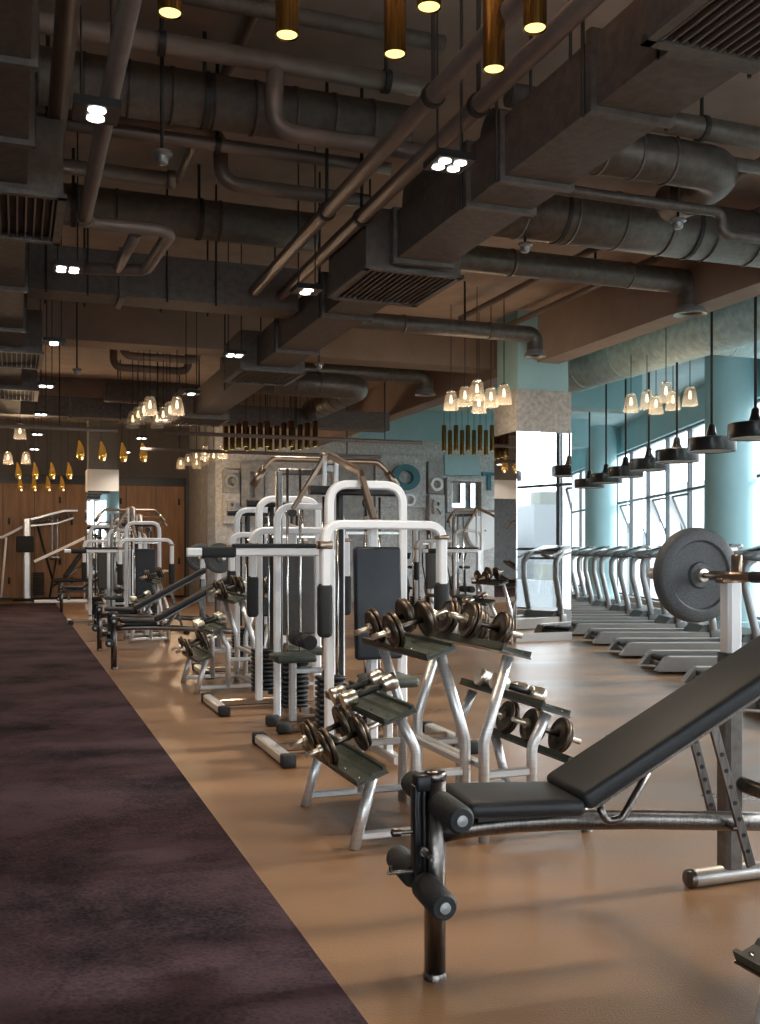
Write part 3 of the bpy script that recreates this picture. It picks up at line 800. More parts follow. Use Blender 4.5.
def black_proto():
    t = thing('black_pendant', 'x', 'pendant lamp', (0, 0, 0), 0, 'black drum pendants over the treadmills')
    b = MB().lathe([(.262, .0), (.278, .0), (.282, .01), (.282, .155), (.265, .165), (.09, .175), (.065, .20), (.05, .25), (.04, .31), (.02, .335), (.001, .34)], n=40)
    b.build('lamp_shade', M['blackgloss'], t)
    MB().lathe([(.001, .012), (.262, .008)], n=40).build('diffuser', M['white_wall'], t)
    MB().cyl((0, 0, .28), (0, 0, CZ-2.48-.15), .016, 8).build('cord', M['rod'], t)
    return t
bk = black_proto()
for i in range(12):
    Y = 3.6+1.4*i
    o = bk if i == 0 else copy_tree(bk)
    o.location = (3.98, Y, 2.48)
    o['label'] = 'black drum pendant, %s from the camera end of the treadmill row' % ORD[i]

# ------------------------------------------------------------------ foreground bench
BX = math.radians(15)
def make_bench(with_bar=True):
    t = thing('incline_bench', 'x', 'bench', (0, 0, 0), BX, 'incline benches')
    # front post
    b = MB(); b.tube([(0, 0, 0), (0, 0, .62)], .033, 24); b.lathe([(.037, 0), (.037, .012), (.033, .02)], n=24)
    b.lathe([(.033, .60), (.036, .605), (.036, .622), (.03, .63), (.001, .632)], n=24)
    b.build('front_post', M['steel_d'], t)
    # adjustable leg hold assembly beside the post
    b = MB()
    b.rbox((-.042, 0, .598), (.05, .06, .05), .010, 2); b.rbox((-.055, -.0, .47), (.02, .03, .24), .004, 1)
    b.rbox((-.066, 0, .46), (.010, .045, .26), .003, 1); b.rbox((-.040, 0, .46), (.010, .045, .26), .003, 1)
    b.tube([(-.05, 0, .42), (-.05, 0, .285)], .014, 12)
    b.build('leg_hold_bracket', M['black'], t)
    b = MB(); b.tube([(-.05, -.02, .40), (-.05, -.13, .40)], .007, 8); b.cyl((-.05, -.05, .40), (-.05, -.03, .40), .014, 10)
    b.tube([(-.06, 0, .45), (-.11, 0, .45)], .008, 8); b.lathe([(.001, 0), (.013, 0), (.013, .025), (.001, .03)], (-.11, 0, .45), (-1, 0, 0), 12)
    b.tube([(-.06, 0, .33), (-.15, 0, .33)], .006, 8); b.tube([(-.14, 0, .33), (-.14, 0, .35)], .006, 8)
    b.build('adjuster_pin', M['steel_d'], t)
    for (x, z) in ((0.0, .54), (-.05, .30)):
        for s_ in (-1, 1):
            y0, y1 = s_*.045, s_*.243
            r = .041
            b = MB().lathe([(.001, 0), (r*.8, 0), (r, .012), (r, abs(y1-y0)-.014), (r*.8, abs(y1-y0)), (.001, abs(y1-y0))], (x, y0, z), (0, s_, 0), 28)
            ro = b.build('roller_pad', M['foam'], t)
            MB().lathe([(.001, 0), (.016, 0), (.016, .006), (.001, .008)], (x, y1, z), (0, s_, 0), 20).build('end_cap', M['upright'], ro)
        MB().tube([(x, -.24, z), (x, .24, z)], .012, 10).build('roller_axle', M['steel_d'], t)
    # main tube
    P = [(.02, 0, .440), (.12, 0, .449), (.25, 0, .453), (.41, 0, .450), (.69, 0, .433), (1.02, 0, .405), (1.42, 0, .372)]
    MB().tube(fillet(P, .3, 4), .031, 20).build('main_tube', M['steel_d'], t)
    # seat
    b = MB(); R = Matrix.Rotation(math.radians(2.5), 3, 'Y')
    b.rbox((.25, 0, .527), (.38, .28, .052), .024, 4, M4=R); so = b.build('seat', M['vinyl'], t)
    b = MB(); b.box((.26, 0, .493), (.30, .16, .016)); b.box((.26, 0, .482), (.06, .06, .02)); b.build('seat_plate', M['black'], t)
    # backrest
    an = math.atan2(.86-.53, 1.04-.436); L = 1.06
    ca, sa = math.cos(an), math.sin(an)
    R = Matrix(((ca, 0, -sa), (0, 1, 0), (sa, 0, ca)))
    c0 = Vector((.435, 0, .528))
    b = MB(); b.rbox(c0 + R @ Vector((L/2, 0, .006)), (L, .285, .062), .022, 4, M4=R)
    b.build('backrest', M['vinyl'], t)
    b = MB()
    for s_ in (-1, 1): b.rtube([c0 + R @ Vector((.06, s_*.09, -.035)), c0 + R @ Vector((L-.1, s_*.09, -.035))], .025, .02, (0, 1, 0))
    b.box(c0 + R @ Vector((L/2, 0, -.028)), (L-.06, .25, .010), M4=R)
    b.build('back_frame', M['steel_d'], t)
    for s_ in (-1, 1):
        MB().tube(fillet([c0+R @ Vector((.05, s_*.10, -.04)), (.52, s_*.10, .462), (.575, s_*.10, .47), c0+R @ Vector((.24, s_*.10, -.04))], .03, 5), .012, 10).build('hinge_loop', M['steel_d'], t)
    # perforated adjusters
    for s_, p0, p1 in ((-1, (.915, -.07, .735), (1.055, -.07, .275)), (1, (.915, .07, .735), (1.02, .07, .36))):
        p0, p1 = Vector(p0), Vector(p1); d = (p1-p0)
        b = MB(); b.rtube([p0, p1], .012, .032, (0, 1, 0)); ad = b.build('adjuster_bar', M['steel_d'], t)
        for k in range(7): c = p0+d*(.2+.115*k); MB().cyl(c-Vector((0, .008, 0)), c+Vector((0, .008, 0)), .0075, 10).build('pin_hole', M['black'], ad)
    b = MB(); b.rbox((1.0, 0, .40), (.03, .15, .02), .006, 1); b.build('adjuster_bracket', M['steel_d'], t)
    return t
bench = make_bench()
bench['label'] = 'large black padded incline bench in the foreground with foam leg rollers'
bench.location = (.167, 3.04, 0)

# barbell stand behind the bench, uprights along the gym axis
def make_stand():
    """origin: far upright base, x along the gym's u, y along v (towards the far end)"""
    t = thing('barbell_stand', 'x', 'barbell stand', (0, 0, 0), TH, 'barbell stands')
    for y in (0, -1.15):
        b = MB(); b.tube([(-.20, y, .034), (1.1, y, .034)], .034, 22); b.build('foot_tube', M['steel'], t)
        for x in (-.20, 1.1):
            s_ = -1 if x < 0 else 1
            MB().lathe([(.001, .006), (.03, .005), (.036, 0), (.036, -.02)], (x, y, .034), (s_, 0, 0), 20).build('foot_cap', M['steel_d'], t)
        b = MB(); b.rtube([(-.005, y, .06), (-.005, y, .83)], .08, .08, (0, 1, 0))
        b.build('lower_upright', M['duct_g'], t)
        b = MB(); b.rtube([(0, y, .80), (0, y, .90)], .085, .085, (0, 1, 0)); b.build('sleeve_collar', M['steel_d'], t)
        b = MB(); b.rtube([(0, y, .86), (0, y, 1.172)], .066, .066, (0, 1, 0))
        b.build('upper_upright', M['white'], t)
        b = MB(); b.rbox((-.02, y+.0, 1.18), (.075, .05, .02), .005, 1); b.rbox((.028, y, 1.225), (.022, .05, .115), .006, 1)
        b.build('bar_hook', M['bronze'], t)
    b = MB(); b.tube(fillet([(0, 0, .40), (.12, -.16, .345), (.12, -1.0, .345), (0, -1.15, .40)], .1, 6), .03, 16); b.build('cross_tube', M['steel_d'], t)
    return t
def make_barbell():
    """axis along local y, origin on the floor below the far end disc"""
    t = thing('barbell', 'x', 'barbell', (0, 0, 0), TH, 'loaded barbells')
    z = 1.197
    MB().tube([(0, -1.62, z), (0, .34, z)], .0125, 14).build('shaft', M['steel_d'], t)
    b = MB()
    b.tube([(0, -.06, z), (0, -.30, z)], .019, 16)
    b.tube([(0, -1.05, z), (0, -1.30, z)], .017, 16); b.build('grip_sleeve', M['bronze'], t)
    b = MB(); b.tube([(0, -.30, z), (0, -.60, z)], .022, 16); b.build('knurled_grip', M['rubber'], t)
    for (y, s_) in ((.03, 1), (-1.40, -1)):
        R_ = .195
        b = MB().lathe([(.022, -.028), (.05, -.028), (.056, -.016), (.136, -.016), (.144, -.027), (.182, -.027), (.192, -.018), (R_, -.006),
                        (R_, .020), (.192, .030), (.18, .034), (.135, .034), (.13, .026), (.055, .026), (.05, .034), (.022, .034)], (0, y, z), (0, 1, 0), 64)
        b.build('weight_disc', M['plate_g'], t)
        b = MB().lathe([(.013, -.05), (.026, -.048), (.03, -.03), (.03, -.022), (.036, -.022), (.036, -.012), (.02, -.012)], (0, y-(0 if s_ > 0 else -.0), z), (0, 1, 0), 24)
        b.lathe([(.013, .07), (.024, .07), (.024, .034), (.02, .03)], (0, y, z), (0, 1, 0), 24)
        b.build('collar', M['champagne'], t)
    b = MB(); b.tube([(0, .06, z), (0, .34, z)], .025, 16); b.tube([(0, -1.44, z), (0, -1.70, z)], .025, 16); b.build('bar_sleeve', M['steel'], t)
    return t
stand = make_stand(); su, sv = UV(1.375, 3.92)
stand.location = W(su, sv); stand['label'] = 'white topped barbell stand with round steel feet beside the foreground bench'
bar = make_barbell(); bu, bv = UV(1.312, 4.08)
bar.location = W(bu, bv); bar['label'] = 'barbell with a big grey disc resting on the foreground stand'
for i, (px, py) in enumerate(((114, 669), (99.5, 650), (61.5, 613))):
    Y = 1300/(py-550); X = (px-380)/1000*Y
    where = ['first', 'second', 'farthest'][i]
    dup(bench, (X, Y, 0), BX, '%s distant incline bench along the carpet edge' % where)
    if i == 1:
        u, v = UV(X, Y); pos = (u+1.42, v+.45)
        dup(stand, W(*pos), TH, 'distant barbell stand behind the %s distant bench' % where)
        dup(bar, W(pos[0], pos[1]+.17), TH, 'barbell on the stand behind the %s distant bench' % where)

# ------------------------------------------------------------------ dumbbells and racks
def disc_dumbbell():
    t = thing('dumbbell', 'x', 'dumbbell', (0, 0, 0), 0, 'disc dumbbells')
    MB().tube([(-.07, 0, 0), (.07, 0, 0)], .014, 12).build('grip', M['steel_d'], t)
    for s_ in (-1, 1): MB().tube([(s_*.07, 0, 0), (s_*.20, 0, 0)], .014, 14).build('handle_end', M['champagne'], t)
    for s_ in (-1, 1):
        for k, (r, w, x) in enumerate(((.092, .022, .078), (.084, .018, .100))):
            x0 = x*s_
            MB().lathe([(.018, -w/2), (.04, -w/2-.002), (.045, -w/2+.003), (r-.012, -w/2+.003), (r-.006, -w/2), (r, -w/2+.006), (r, w/2-.006), (r-.006, w/2), (r-.012, w/2-.003),
                        (.045, w/2-.003), (.04, w/2+.002), (.018, w/2)], (x0, 0, 0), (1, 0, 0), 36).build('weight_disc', M['plate'], t)
        MB().lathe([(.016, 0), (.026, 0), (.026, .016), (.016, .018)], (s_*.112, 0, 0), (s_, 0, 0), 16).build('locking_collar', M['champagne'], t)
    return t
def chrome_dumbbell():
    t = thing('dumbbell', 'x', 'dumbbell', (0, 0, 0), 0, 'chrome dumbbells')
    MB().tube([(-.08, 0, 0), (-.02, 0, 0), (.02, 0, 0), (.08, 0, 0)], [.013, .017, .017, .013], 14).build('grip', M['black'], t)
    for s_ in (-1, 1):
        MB().lathe([(.001, 0), (.03, 0), (.036, .006), (.039, .012), (.039, .044), (.043, .048), (.043, .070), (.040, .076), (.026, .078), (.001, .076)], (s_*.065, 0, 0), (s_, 0, 0), 32).build('dumbbell_head', M['champagne'], t)
    return t
ddb = disc_dumbbell(); cdb = chrome_dumbbell(); dbu = {0: False, 1: False}

TRAYS = (('low', (-.530, .288), (-.395, .338)), ('middle', (-.405, .545), (-.262, .594)), ('top', (-.205, .818), (-.068, .860)))
def make_rack():
    """single sided three-tier rack facing -x; back legs at x=0; frames at y=0 and y=.78"""
    t = thing('dumbbell_rack', 'x', 'dumbbell rack', (0, 0, 0), TH, 'dumbbell racks')
    for y in (0, .78):
        for P in ([(-.12, y, .825), (0, y, .445), (0, y, .0)], [(-.315, y, .555), (-.24, y, .41), (-.24, y, .05)], [(-.445, y, .305), (-.53, y, 0)]):
            MB().tube(fillet(P, .12, 5) if len(P) > 2 else P, .0245, 16).build('leg', M['steel'], t)
        b = MB(); b.rtube([(-.52, y, .055), (0, y, .055)], .035, .035, (0, 1, 0))
        b.rtube([(-.24, y, .30), (0, y, .30)], .03, .035, (0, 1, 0)); b.build('side_rail', M['steel'], t)
    b = MB()
    b.rtube([(0, 0, .34), (0, .78, .34)], .035, .035, (1, 0, 0)); b.rtube([(-.0, 0, .06), (0, .78, .06)], .035, .035, (1, 0, 0)); b.build('long_rail', M['steel'], t)
    for nm, o, i_ in TRAYS:
        o, i_ = Vector((o[0], 0, o[1])), Vector((i_[0], 0, i_[1])); d = (i_-o); L = d.length; d.normalize(); n = Vector((-d.z, 0, d.x))
        y0, y1 = -.05, .83
        sec = [(0, 0), (L, 0), (L, .03), (L-.012, .03), (L-.014, .014), (L*.55, .018), (L*.45, .010), (.016, .010), (.012, .026), (0, .026)]
        b = MB().prism(sec, y0, y1, lambda p, q, tt: o+d*p+n*q+Vector((0, tt, 0)))
        tr = b.build('tray', M['olive'], t)
        e = MB().prism([(-.004, -.008), (L+.004, -.008), (L+.004, -.0005), (-.004, -.0005)], y0-.003, y1+.003, lambda p, q, tt: o+d*p+n*q+Vector((0, tt, 0)))
        e.build('tray_plate', M['steel_d'], t)
        s_ = MB()
        for k in range(5):
            for a in (.03, L-.03):
                c = o+d*a+n*.012+Vector((0, y0+.05+.2*k, 0)); s_.lathe([(.001, .004), (.007, .003), (.008, 0)], c, n, 8)
        s_.build('screw', M['chrome'], tr)
    return t
rack = make_rack(); rack_used = [False]
def place_rack(loc_uv, flip, label, dblab, detail=True, tiers=(0, 1, 2)):
    rz = TH + (PI if flip else 0)
    if not rack_used[0]: r = rack; rack_used[0] = True; r.location = W(*loc_uv); r.rotation_euler = (0, 0, rz); r['label'] = label
    else: r = dup(rack, W(*loc_uv), rz, label)
    Rz = Matrix.Rotation(rz, 3, 'Z'); base = W(*loc_uv)
    for ti in tiers:
        nm, o, i_ = TRAYS[ti]
        o, i_ = Vector((o[0], 0, o[1])), Vector((i_[0], 0, i_[1])); mid = (o+i_)/2; d = (i_-o).normalized(); n = Vector((-d.z, 0, d.x))
        kind = 1 if ti == 1 else 0
        rr = .043 if kind else .092
        ys = (.31, .57) if not kind else (.37, .54)
        if flip: ys = (.44, .18) if not kind else (.42, .24)
        for q, y in enumerate(ys):
            off = -.022 if not flip else .01
            c = mid + n*(rr+.014) + Vector((0, y, 0)) - d*off
            src = cdb if kind else ddb
            if dbu[kind]: ob = copy_tree(src)
            else: ob = src; dbu[kind] = True
            ob.rotation_euler = (0, 0, 0)
            ang = math.atan2(d.z, d.x)
            ob.rotation_mode = 'XYZ'
            mt = Matrix.Rotation(rz, 4, 'Z') @ Matrix.Rotation(-ang, 4, 'Y')
            ob.rotation_euler = mt.to_euler(); ob.location = base + Rz @ c
            ob['label'] = '%s %s dumbbell on the %s tray of %s' % (['nearer', 'farther'][q], 'bronze disc' if kind == 0 else 'chrome headed', nm, dblab)
            ob['group'] = 'dumbbells on racks'
    return r
place_rack((1.91, 4.12), False, 'steel three-tier dumbbell rack facing the carpet, nearest the foreground bench', 'the near carpet-side rack')
place_rack((1.955, 4.80), True, 'steel three-tier dumbbell rack facing the windows behind the foreground bench seat', 'the near window-side rack')
place_rack((2.06, 9.05), False, 'second steel dumbbell rack facing the carpet, before the distant benches', 'the second carpet-side rack')
place_rack((2.14, 9.78), True, 'second steel dumbbell rack facing the windows, behind the press machines', 'the second window-side rack')
place_rack((2.02, 14.3), False, 'third and farthest steel dumbbell rack facing the carpet', 'the farthest carpet-side rack')
place_rack((6.42, 12.35), False, 'steel dumbbell rack standing against the mirror column', 'the rack by the mirror column')
u, v = UV(.36*2.49+.36*.02, 2.50)
place_rack((u+.495, v-.85), False, 'cropped dumbbell rack at the bottom right corner', 'the corner rack', tiers=())

# ------------------------------------------------------------------ press machine
def rect_path(x0, x1, z0, z1, r, y=0):
    return fillet([(x0, y, z0), (x0, y, z1), (x1, y, z1), (x1, y, z0)], r, 8)
def foot_caps(b, ends):
    for c, d in ends: b.rbox(c, d, .008, 1)
def make_press(pad):
    t = thing('press_machine', 'x', 'press machine', (0, 0, 0), TH, 'chest press machines')
    for s_ in (-1, 1):
        x = s_*.61
        b = MB().rtube([(x, -.26, .04), (x, .44, .04)], .075, .065, (1, 0, 0)); f = b.build('foot_bar', M['steel'], t)
        for yy in (-.29, .47): MB().rbox((x, yy, .04), (.085, .08, .078), .008, 1).build('foot_cap', M['rubber'], f)
    MB().rtube([(-.58, .08, .05), (.58, .08, .05)], .06, .055, (0, 1, 0)).build('cross_bar', M['bronze'], t)
    MB().rtube([(0, -.55, .05), (0, .55, .05)], .06, .055, (1, 0, 0)).build('spine_bar', M['steel'], t)
    MB().rtube(rect_path(-.265, .235, .07, 1.72, .13), .055, .055, (0, 1, 0)).build('rear_arch', M['white'], t)
    b = MB()
    for z in (1.41, 1.475): b.rtube([(-.16, -.01, z), (.235, -.01, z)], .02, .022, (0, 1, 0))
    b.build('arch_cross_rod', M['chrome'], t)
    MB().rtube([(.01, -.05, .07), (.01, -.05, 1.50)], .06, .06, (0, 1, 0)).build('centre_post', M['white'], t)
    b = MB(); R = Matrix.Rotation(math.radians(-3), 3, 'X'); b.rbox((.01, -.15, .965), (.31, .065, .71), .022, 4, M4=R); b.build('backrest', pad, t)
    b = MB(); b.rbox((.01, -.34, .50), (.28, .36, .06), .022, 3); b.build('seat', M['olive'], t)
    b = MB(); b.rtube([(.01, -.34, .06), (.01, -.34, .47)], .05, .05, (0, 1, 0)); b.rtube([(.01, -.34, .25), (.01, -.05, .42)], .04, .04, (1, 0, 0)); b.build('seat_post', M['steel'], t)
    P = fillet([(-.385, -.30, 1.08), (-.385, -.30, 1.455), (.385, -.30, 1.455), (.385, -.30, 1.08)], .11, 8)
    arm = MB().rtube(P, .075, .055, (0, 1, 0)).build('press_arm', M['white'], t)
    MB().rbox((-.385, -.30, 1.33), (.085, .085, .05), .006, 1).build('clamp_band', M['bronze'], arm); MB().rbox((.385, -.30, 1.38), (.075, .085, .03), .006, 1).build('clamp_band', M['bronze'], arm)
    for s_ in (-1, 1):
        MB().rbox((s_*.385, -.30, .935), (.088, .088, .33), .03, 3).build('grip_sleeve', M['rubber'], arm)
    b = MB(); b.rtube([(0.01, -.30, 1.455), (.01, .05, 1.50)], .04, .04, (1, 0, 0)); b.build('arm_pivot', M['steel'], t)
    for s_ in (-1, 1):
        x = s_*.15
        b = MB()
        for k in range(10): b.rbox((x, .34, .115+.036*k), (.19, .12, .030), .008, 1)
        b.build('weight_stack', M['black'], t)
        b = MB()
        for dx in (-.05, .05): b.tube([(x+dx, .34, .06), (x+dx, .34, 1.66)], .009, 8)
        b.build('guide_rod', M['chrome'], t)
        b = MB(); b.rtube([(x, .34, .48), (x, .34, 1.6)], .02, .02, (0, 1, 0)); b.build('lift_bar', M['black'], t)
        b = MB(); b.rtube([(.04+.10*s_, .42, .05), (.04+.10*s_, .42, 1.68)], .05, .045, (0, 1, 0)); b.build('rear_post', M['bronze'] if s_ > 0 else M['black'], t)
    b = MB(); b.rtube([(-.3, .34, 1.70), (.3, .34, 1.70)], .06, .06, (0, 1, 0)); b.rtube([(0, 0, 1.72), (0, .40, 1.72)], .05, .05, (1, 0, 0)); b.build('top_frame', M['black'], t)
    b = MB(); b.lathe([(.001, -.012), (.035, -.012), (.04, 0), (.035, .012), (.001, .012)], (.1, .3, 1.62), (0, 1, 0), 20); b.build('pulley', M['black'], t)
    return t
press = make_press(M['vinyl_n']); press.location = W(2.14, 6.1); press['label'] = 'nearest white press machine with dark upright pad behind the dumbbell rack'
press2 = make_press(M['vinyl_b']); press2.location = W(2.14, 8.06); press2['label'] = 'second white press machine with a brown grey pad and weight stacks'
dup(press, W(2.44, 10.35), TH, 'third press machine with black grips behind the second rack')
dup(press, W(1.86, 15.8), TH, 'distant white press machine before the lit mirror column')
dup(press2, W(1.5, 18.4), TH, 'farthest press machine near the wood lockers')
dup(press2, W(7.0, 16.6), TH, 'press machine with grey pad behind the mirror column rack')

def make_lat():
    t = thing('lat_pulldown', 'x', 'lat pulldown machine', (0, 0, 0), TH, 'lat pulldown towers')
    for y in (-.15, .17):
        b = MB().rtube([(-.36, y, .04), (.45, y, .04)], .06, .06, (0, 1, 0)); f = b.build('foot_bar', M['bronze'], t)
        MB().rbox((-.39, y, .042), (.1, .075, .075), .01, 1).build('foot_cap', M['rubber'], f)
    MB().rtube([(0, -.15, .05), (0, .45, .05)], .06, .06, (1, 0, 0)).build('spine_bar', M['bronze'], t)
    MB().rtube([(-.01, 0, .05), (-.01, 0, 1.30)], .075, .08, (0, 1, 0)).build('main_upright', M['steel'], t)
    b = MB()
    for x in (-.045, .045): b.rtube([(x, 0, 1.26), (x, 0, 1.99)], .03, .03, (0, 1, 0))
    b.build('twin_mast', M['white'], t)
    # side beam towards the carpet
    bm_ = MB().rtube([(-.05, -.02, 1.285), (-1.05, -.02, 1.285)], .06, .06, (0, 1, 0)).build('side_beam', M['white'], t)
    MB().rbox((-.38, -.02, 1.33), (.70, .075, .03), .01, 2).build('beam_pad', M['rubber'], bm_)
    MB().rbox((-.83, -.02, 1.285), (.25, .078, .078), .02, 2).build('beam_grip', M['rubber'], bm_)
    P = [(-.57, .04, 1.76), (-.48, .04, 1.90), (-.42, .04, 1.96), (.38, .04, 1.96), (.45, .04, 1.90), (.54, .04, 1.78)]
    br = MB().tube(fillet(P, .05, 5), .022, 14).build('pull_bar', M['bronze'], t)
    for a, c in ((P[0], P[1]), (P[5], P[4])):
        a, c = Vector(a), Vector(c); MB().tube([a, a.lerp(c, .9)], .028, 14).build('bar_grip', M['bronze'], br)
    b = MB(); b.rbox((0, .04, 1.97), (.12, .07, .09), .01, 2); b.build('bar_clamp', M['bronze'], t)
    b = MB(); b.rtube([(0, -.02, 1.99), (-.07, -.9, 1.80), (-.10, -1.0, 1.76), (-.04, -1.06, 1.50)], .042, .042, (1, 0, 0)); b.rtube([(-.05, 0, 1.97), (-.27, .05, 1.60)], .03, .035, (0, 1, 0)); b.build('brace', M['bronze'], t)
    MB().rtube(rect_path(-.34, .16, .05, 1.63, .13, .24), .05, .05, (0, 1, 0)).build('side_arch', M['white'], t)
    b = MB()
    for k in range(11): b.rbox((-.18, .36, .12+.036*k), (.20, .12, .030), .008, 1)
    b.build('weight_stack', M['black'], t)
    b = MB()
    for dx in (-.23, -.13): b.tube([(dx, .36, .06), (dx, .36, 1.92)], .010, 8)
    b.build('guide_rod', M['chrome'], t)
    b = MB(); b.rtube([(-.28, .42, .05), (-.28, .42, 1.9)], .05, .05, (0, 1, 0)); b.rtube([(-.28, .42, 1.9), (0, .42, 1.9)], .05, .05, (0, 1, 0)); b.rtube([(0, .0, 1.9), (0, .42, 1.9)], .05, .05, (1, 0, 0)); b.build('rear_frame', M['steel_d'], t)
    b = MB(); b.rbox((-.28, .02, .52), (.30, .26, .06), .02, 3); b.build('seat', M['olive'], t)
    b = MB(); b.rtube([(-.28, .02, .06), (-.28, .02, .49)], .05, .05, (0, 1, 0)); b.rtube([(-.28, .02, .42), (0, .02, .42)], .04, .04, (0, 1, 0)); b.build('seat_post', M['steel'], t)
    b = MB()
    for y in (-.11, .15): b.lathe([(.001, 0), (.05, 0), (.055, .01), (.055, .16), (.05, .17), (.001, .17)], (-.20, y-.06, .64), (0, 1, 0), 18)
    b.build('thigh_roller', M['rubber'], t)
    return t
lat = make_lat(); lat.location = W(2.17, 7.03); lat['label'] = 'tall lat pulldown with a bronze bar and long white side beam'
dup(lat, W(1.78, 16.85), TH, 'distant lat pulldown with bronze bar before the lit mirror column')
dup(lat, W(7.35, 15.3), TH, 'lat pulldown between the relief wall and the mirror column')
dup(lat, W(2.3, 20.3), TH, 'far lat pulldown nearly at the locker wall')

def make_crossover():
    """far machine with a column, weight pad and a long slotted boom"""
    t = thing('cable_machine', 'x', 'cable machine', (0, 0, 0), TH, 'cable machines')
    b = MB().rtube([(0, 0, .03), (0, 0, 2.1)], .18, .18, (0, 1, 0)); b.build('column', M['steel'], t)
    b = MB().rbox((0, 0, .03), (.7, .5, .06), .02, 1); b.build('base', M['black'], t)
    b = MB().rbox((-.05, -.14, 1.45), (.42, .1, .42), .03, 2); b.build('pad', M['rubber'], t)
    b = MB()
    b.rtube([(-.05, 0, 2.05), (.9, 0, 2.32), (1.25, 0, 2.33)], .08, .07, (0, 1, 0)); b.rtube([(.1, 0, 1.92), (.75, 0, 2.0), (1.15, 0, 2.14)], .06, .05, (0, 1, 0)); b.build('boom', M['steel'], t)
    b = MB()
    for k in range(10): b.lathe([(.001, -.05), (.045, -.05), (.05, 0), (.045, .05), (.001, .05)], (.1+.11*k, 0, 2.02+.02*k), (0, 1, 0), 14)
    b.build('pulley_train', M['black'], t)
    b = MB(); b.rtube([(.75, 0, 2.2), (.75, 0, 1.1)], .05, .05, (0, 1, 0)); b.rtube([(.62, 0, 2.2), (.62, 0, 1.1)], .05, .05, (0, 1, 0)); b.rbox((.68, 0, 1.1), (.24, .12, .12), .01, 1); b.build('drop_mast', M['steel_d'], t)
    b = MB(); b.tube([(.25, 0, 1.95), (.50, 0, 1.0), (.62, 0, .55)], .03, 10); b.tube([(.72, 0, 1.1), (.55, .05, .05)], .025, 10); b.build('swing_arm', M['black'], t)
    b = MB(); b.tube(fillet([(-.1, 0, 1.9), (-.6, -.1, 1.62), (-.75, -.1, 1.62), (-.85, -.1, 1.5), (-.85, -.1, 1.0)], .08, 4), .035, 12); b.tube([(-.5, -.1, 1.62), (-.62, -.1, .1)], .03, 10); b.build('side_arm', M['white'], t)
    b = MB(); b.lathe([(.001, 0), (.05, 0), (.05, .35), (.001, .35)], (-.85, -.1, .72), n=14); b.build('hand_grip', M['rubber'], t)
    b = MB()
    for k in range(12): b.rbox((.28, .0, .15+.05*k), (.28, .2, .042), .008, 1)
    b.build('weight_stack', M['black'], t)
    return t
cm = make_crossover(); p = atw(27, 600.5, 0); cm.location = p; cm['label'] = 'cable machine with a long boom standing before the wood lockers'
def make_lever():
    t = thing('leg_press', 'x', 'leg press machine', (0, 0, 0), TH, 'leg press machines')
    b = MB().rtube([(-.9, 0, .05), (.7, 0, .05)], .08, .08, (0, 1, 0)); b.build('base_rail', M['white'], t)
    b = MB().rtube([(.3, 0, .05), (.3, 0, 1.6)], .09, .09, (0, 1, 0)); b.build('mast', M['steel'], t)
    b = MB(); b.rtube([(.32, 0, 1.62), (-.2, 0, 1.36), (-.9, 0, 1.02)], .07, .07, (0, 1, 0)); b.build('lever_arm', M['white'], t)
    b = MB(); b.rbox((-.1, 0, .56), (.8, .4, .08), .03, 2); b.build('seat', M['rubber'], t)
    b = MB(); R = Matrix.Rotation(math.radians(35), 3, 'Y'); b.rbox((.05, 0, 1.0), (.1, .4, .9), .03, 2, M4=R); b.build('backrest', M['rubber'], t)
    b = MB(); b.rtube([(-.1, 0, .05), (-.1, 0, .52)], .07, .07, (0, 1, 0)); b.tube([(-.5, 0, .4), (.2, 0, .9)], .035, 10); b.build('seat_post', M['steel_d'], t)
    return t
lv = make_lever(); lv.location = atw(73, 603, 0); lv['label'] = 'white lever leg press beside the carpet end'

# air bikes before the relief wall
def make_bike():
    t = thing('air_bike', 'x', 'exercise bike', (0, 0, 0), 0, 'air bikes')
    b = MB()
    for x in (-.5, .55): b.rtube([(x, -.28, .04), (x, .28, .04)], .06, .05, (1, 0, 0))
    b.rtube([(-.5, 0, .08), (.55, 0, .08)], .06, .06, (0, 1, 0)); b.build('base', M['black'], t)
    b = MB().lathe([(.001, -.06), (.26, -.06), (.29, -.03), (.29, .03), (.26, .06), (.001, .06)], (.42, 0, .42), (0, 1, 0), 28); b.build('fan_wheel', M['blackgloss'], t)
    b = MB(); b.tube([(-.3, 0, .1), (-.22, 0, .85)], .03, 10); b.tube([(.15, 0, .1), (.3, 0, 1.05)], .03, 10); b.tube([(-.25, 0, .4), (.4, 0, .42)], .03, 10); b.build('bike_frame', M['black'], t)
    b = MB(); b.rbox((-.22, 0, .90), (.27, .2, .07), .03, 3); b.build('saddle', M['rubber'], t)
    for s_ in (-1, 1):
        MB().tube(fillet([(.18, s_*.16, .35), (.38, s_*.2, .95), (.25, s_*.25, 1.3), (.02, s_*.22, 1.33)], .1, 5), .018, 10).build('handle_arm', M['black'], t)
        MB().rbox((.12, s_*.17, .32), (.12, .08, .025), .006, 1).build('pedal', M['black'], t)
    b = MB(); R = Matrix.Rotation(math.radians(-35), 3, 'Y'); b.rbox((.30, 0, 1.16), (.03, .22, .18), .01, 2, M4=R); b.build('display', M['screen'], t)
    return t
bk0 = make_bike()
for i, px in enumerate((385, 410, 436, 461)):
    Y = 23.6; X = (px-380)/1000*Y
    if i == 0: o = bk0
    else: o = copy_tree(bk0)
    o.location = (X, Y, 0); o.rotation_euler = (0, 0, PI/2+.3)
    o['label'] = '%s black air bike from the left before the relief wall' % names4[i]

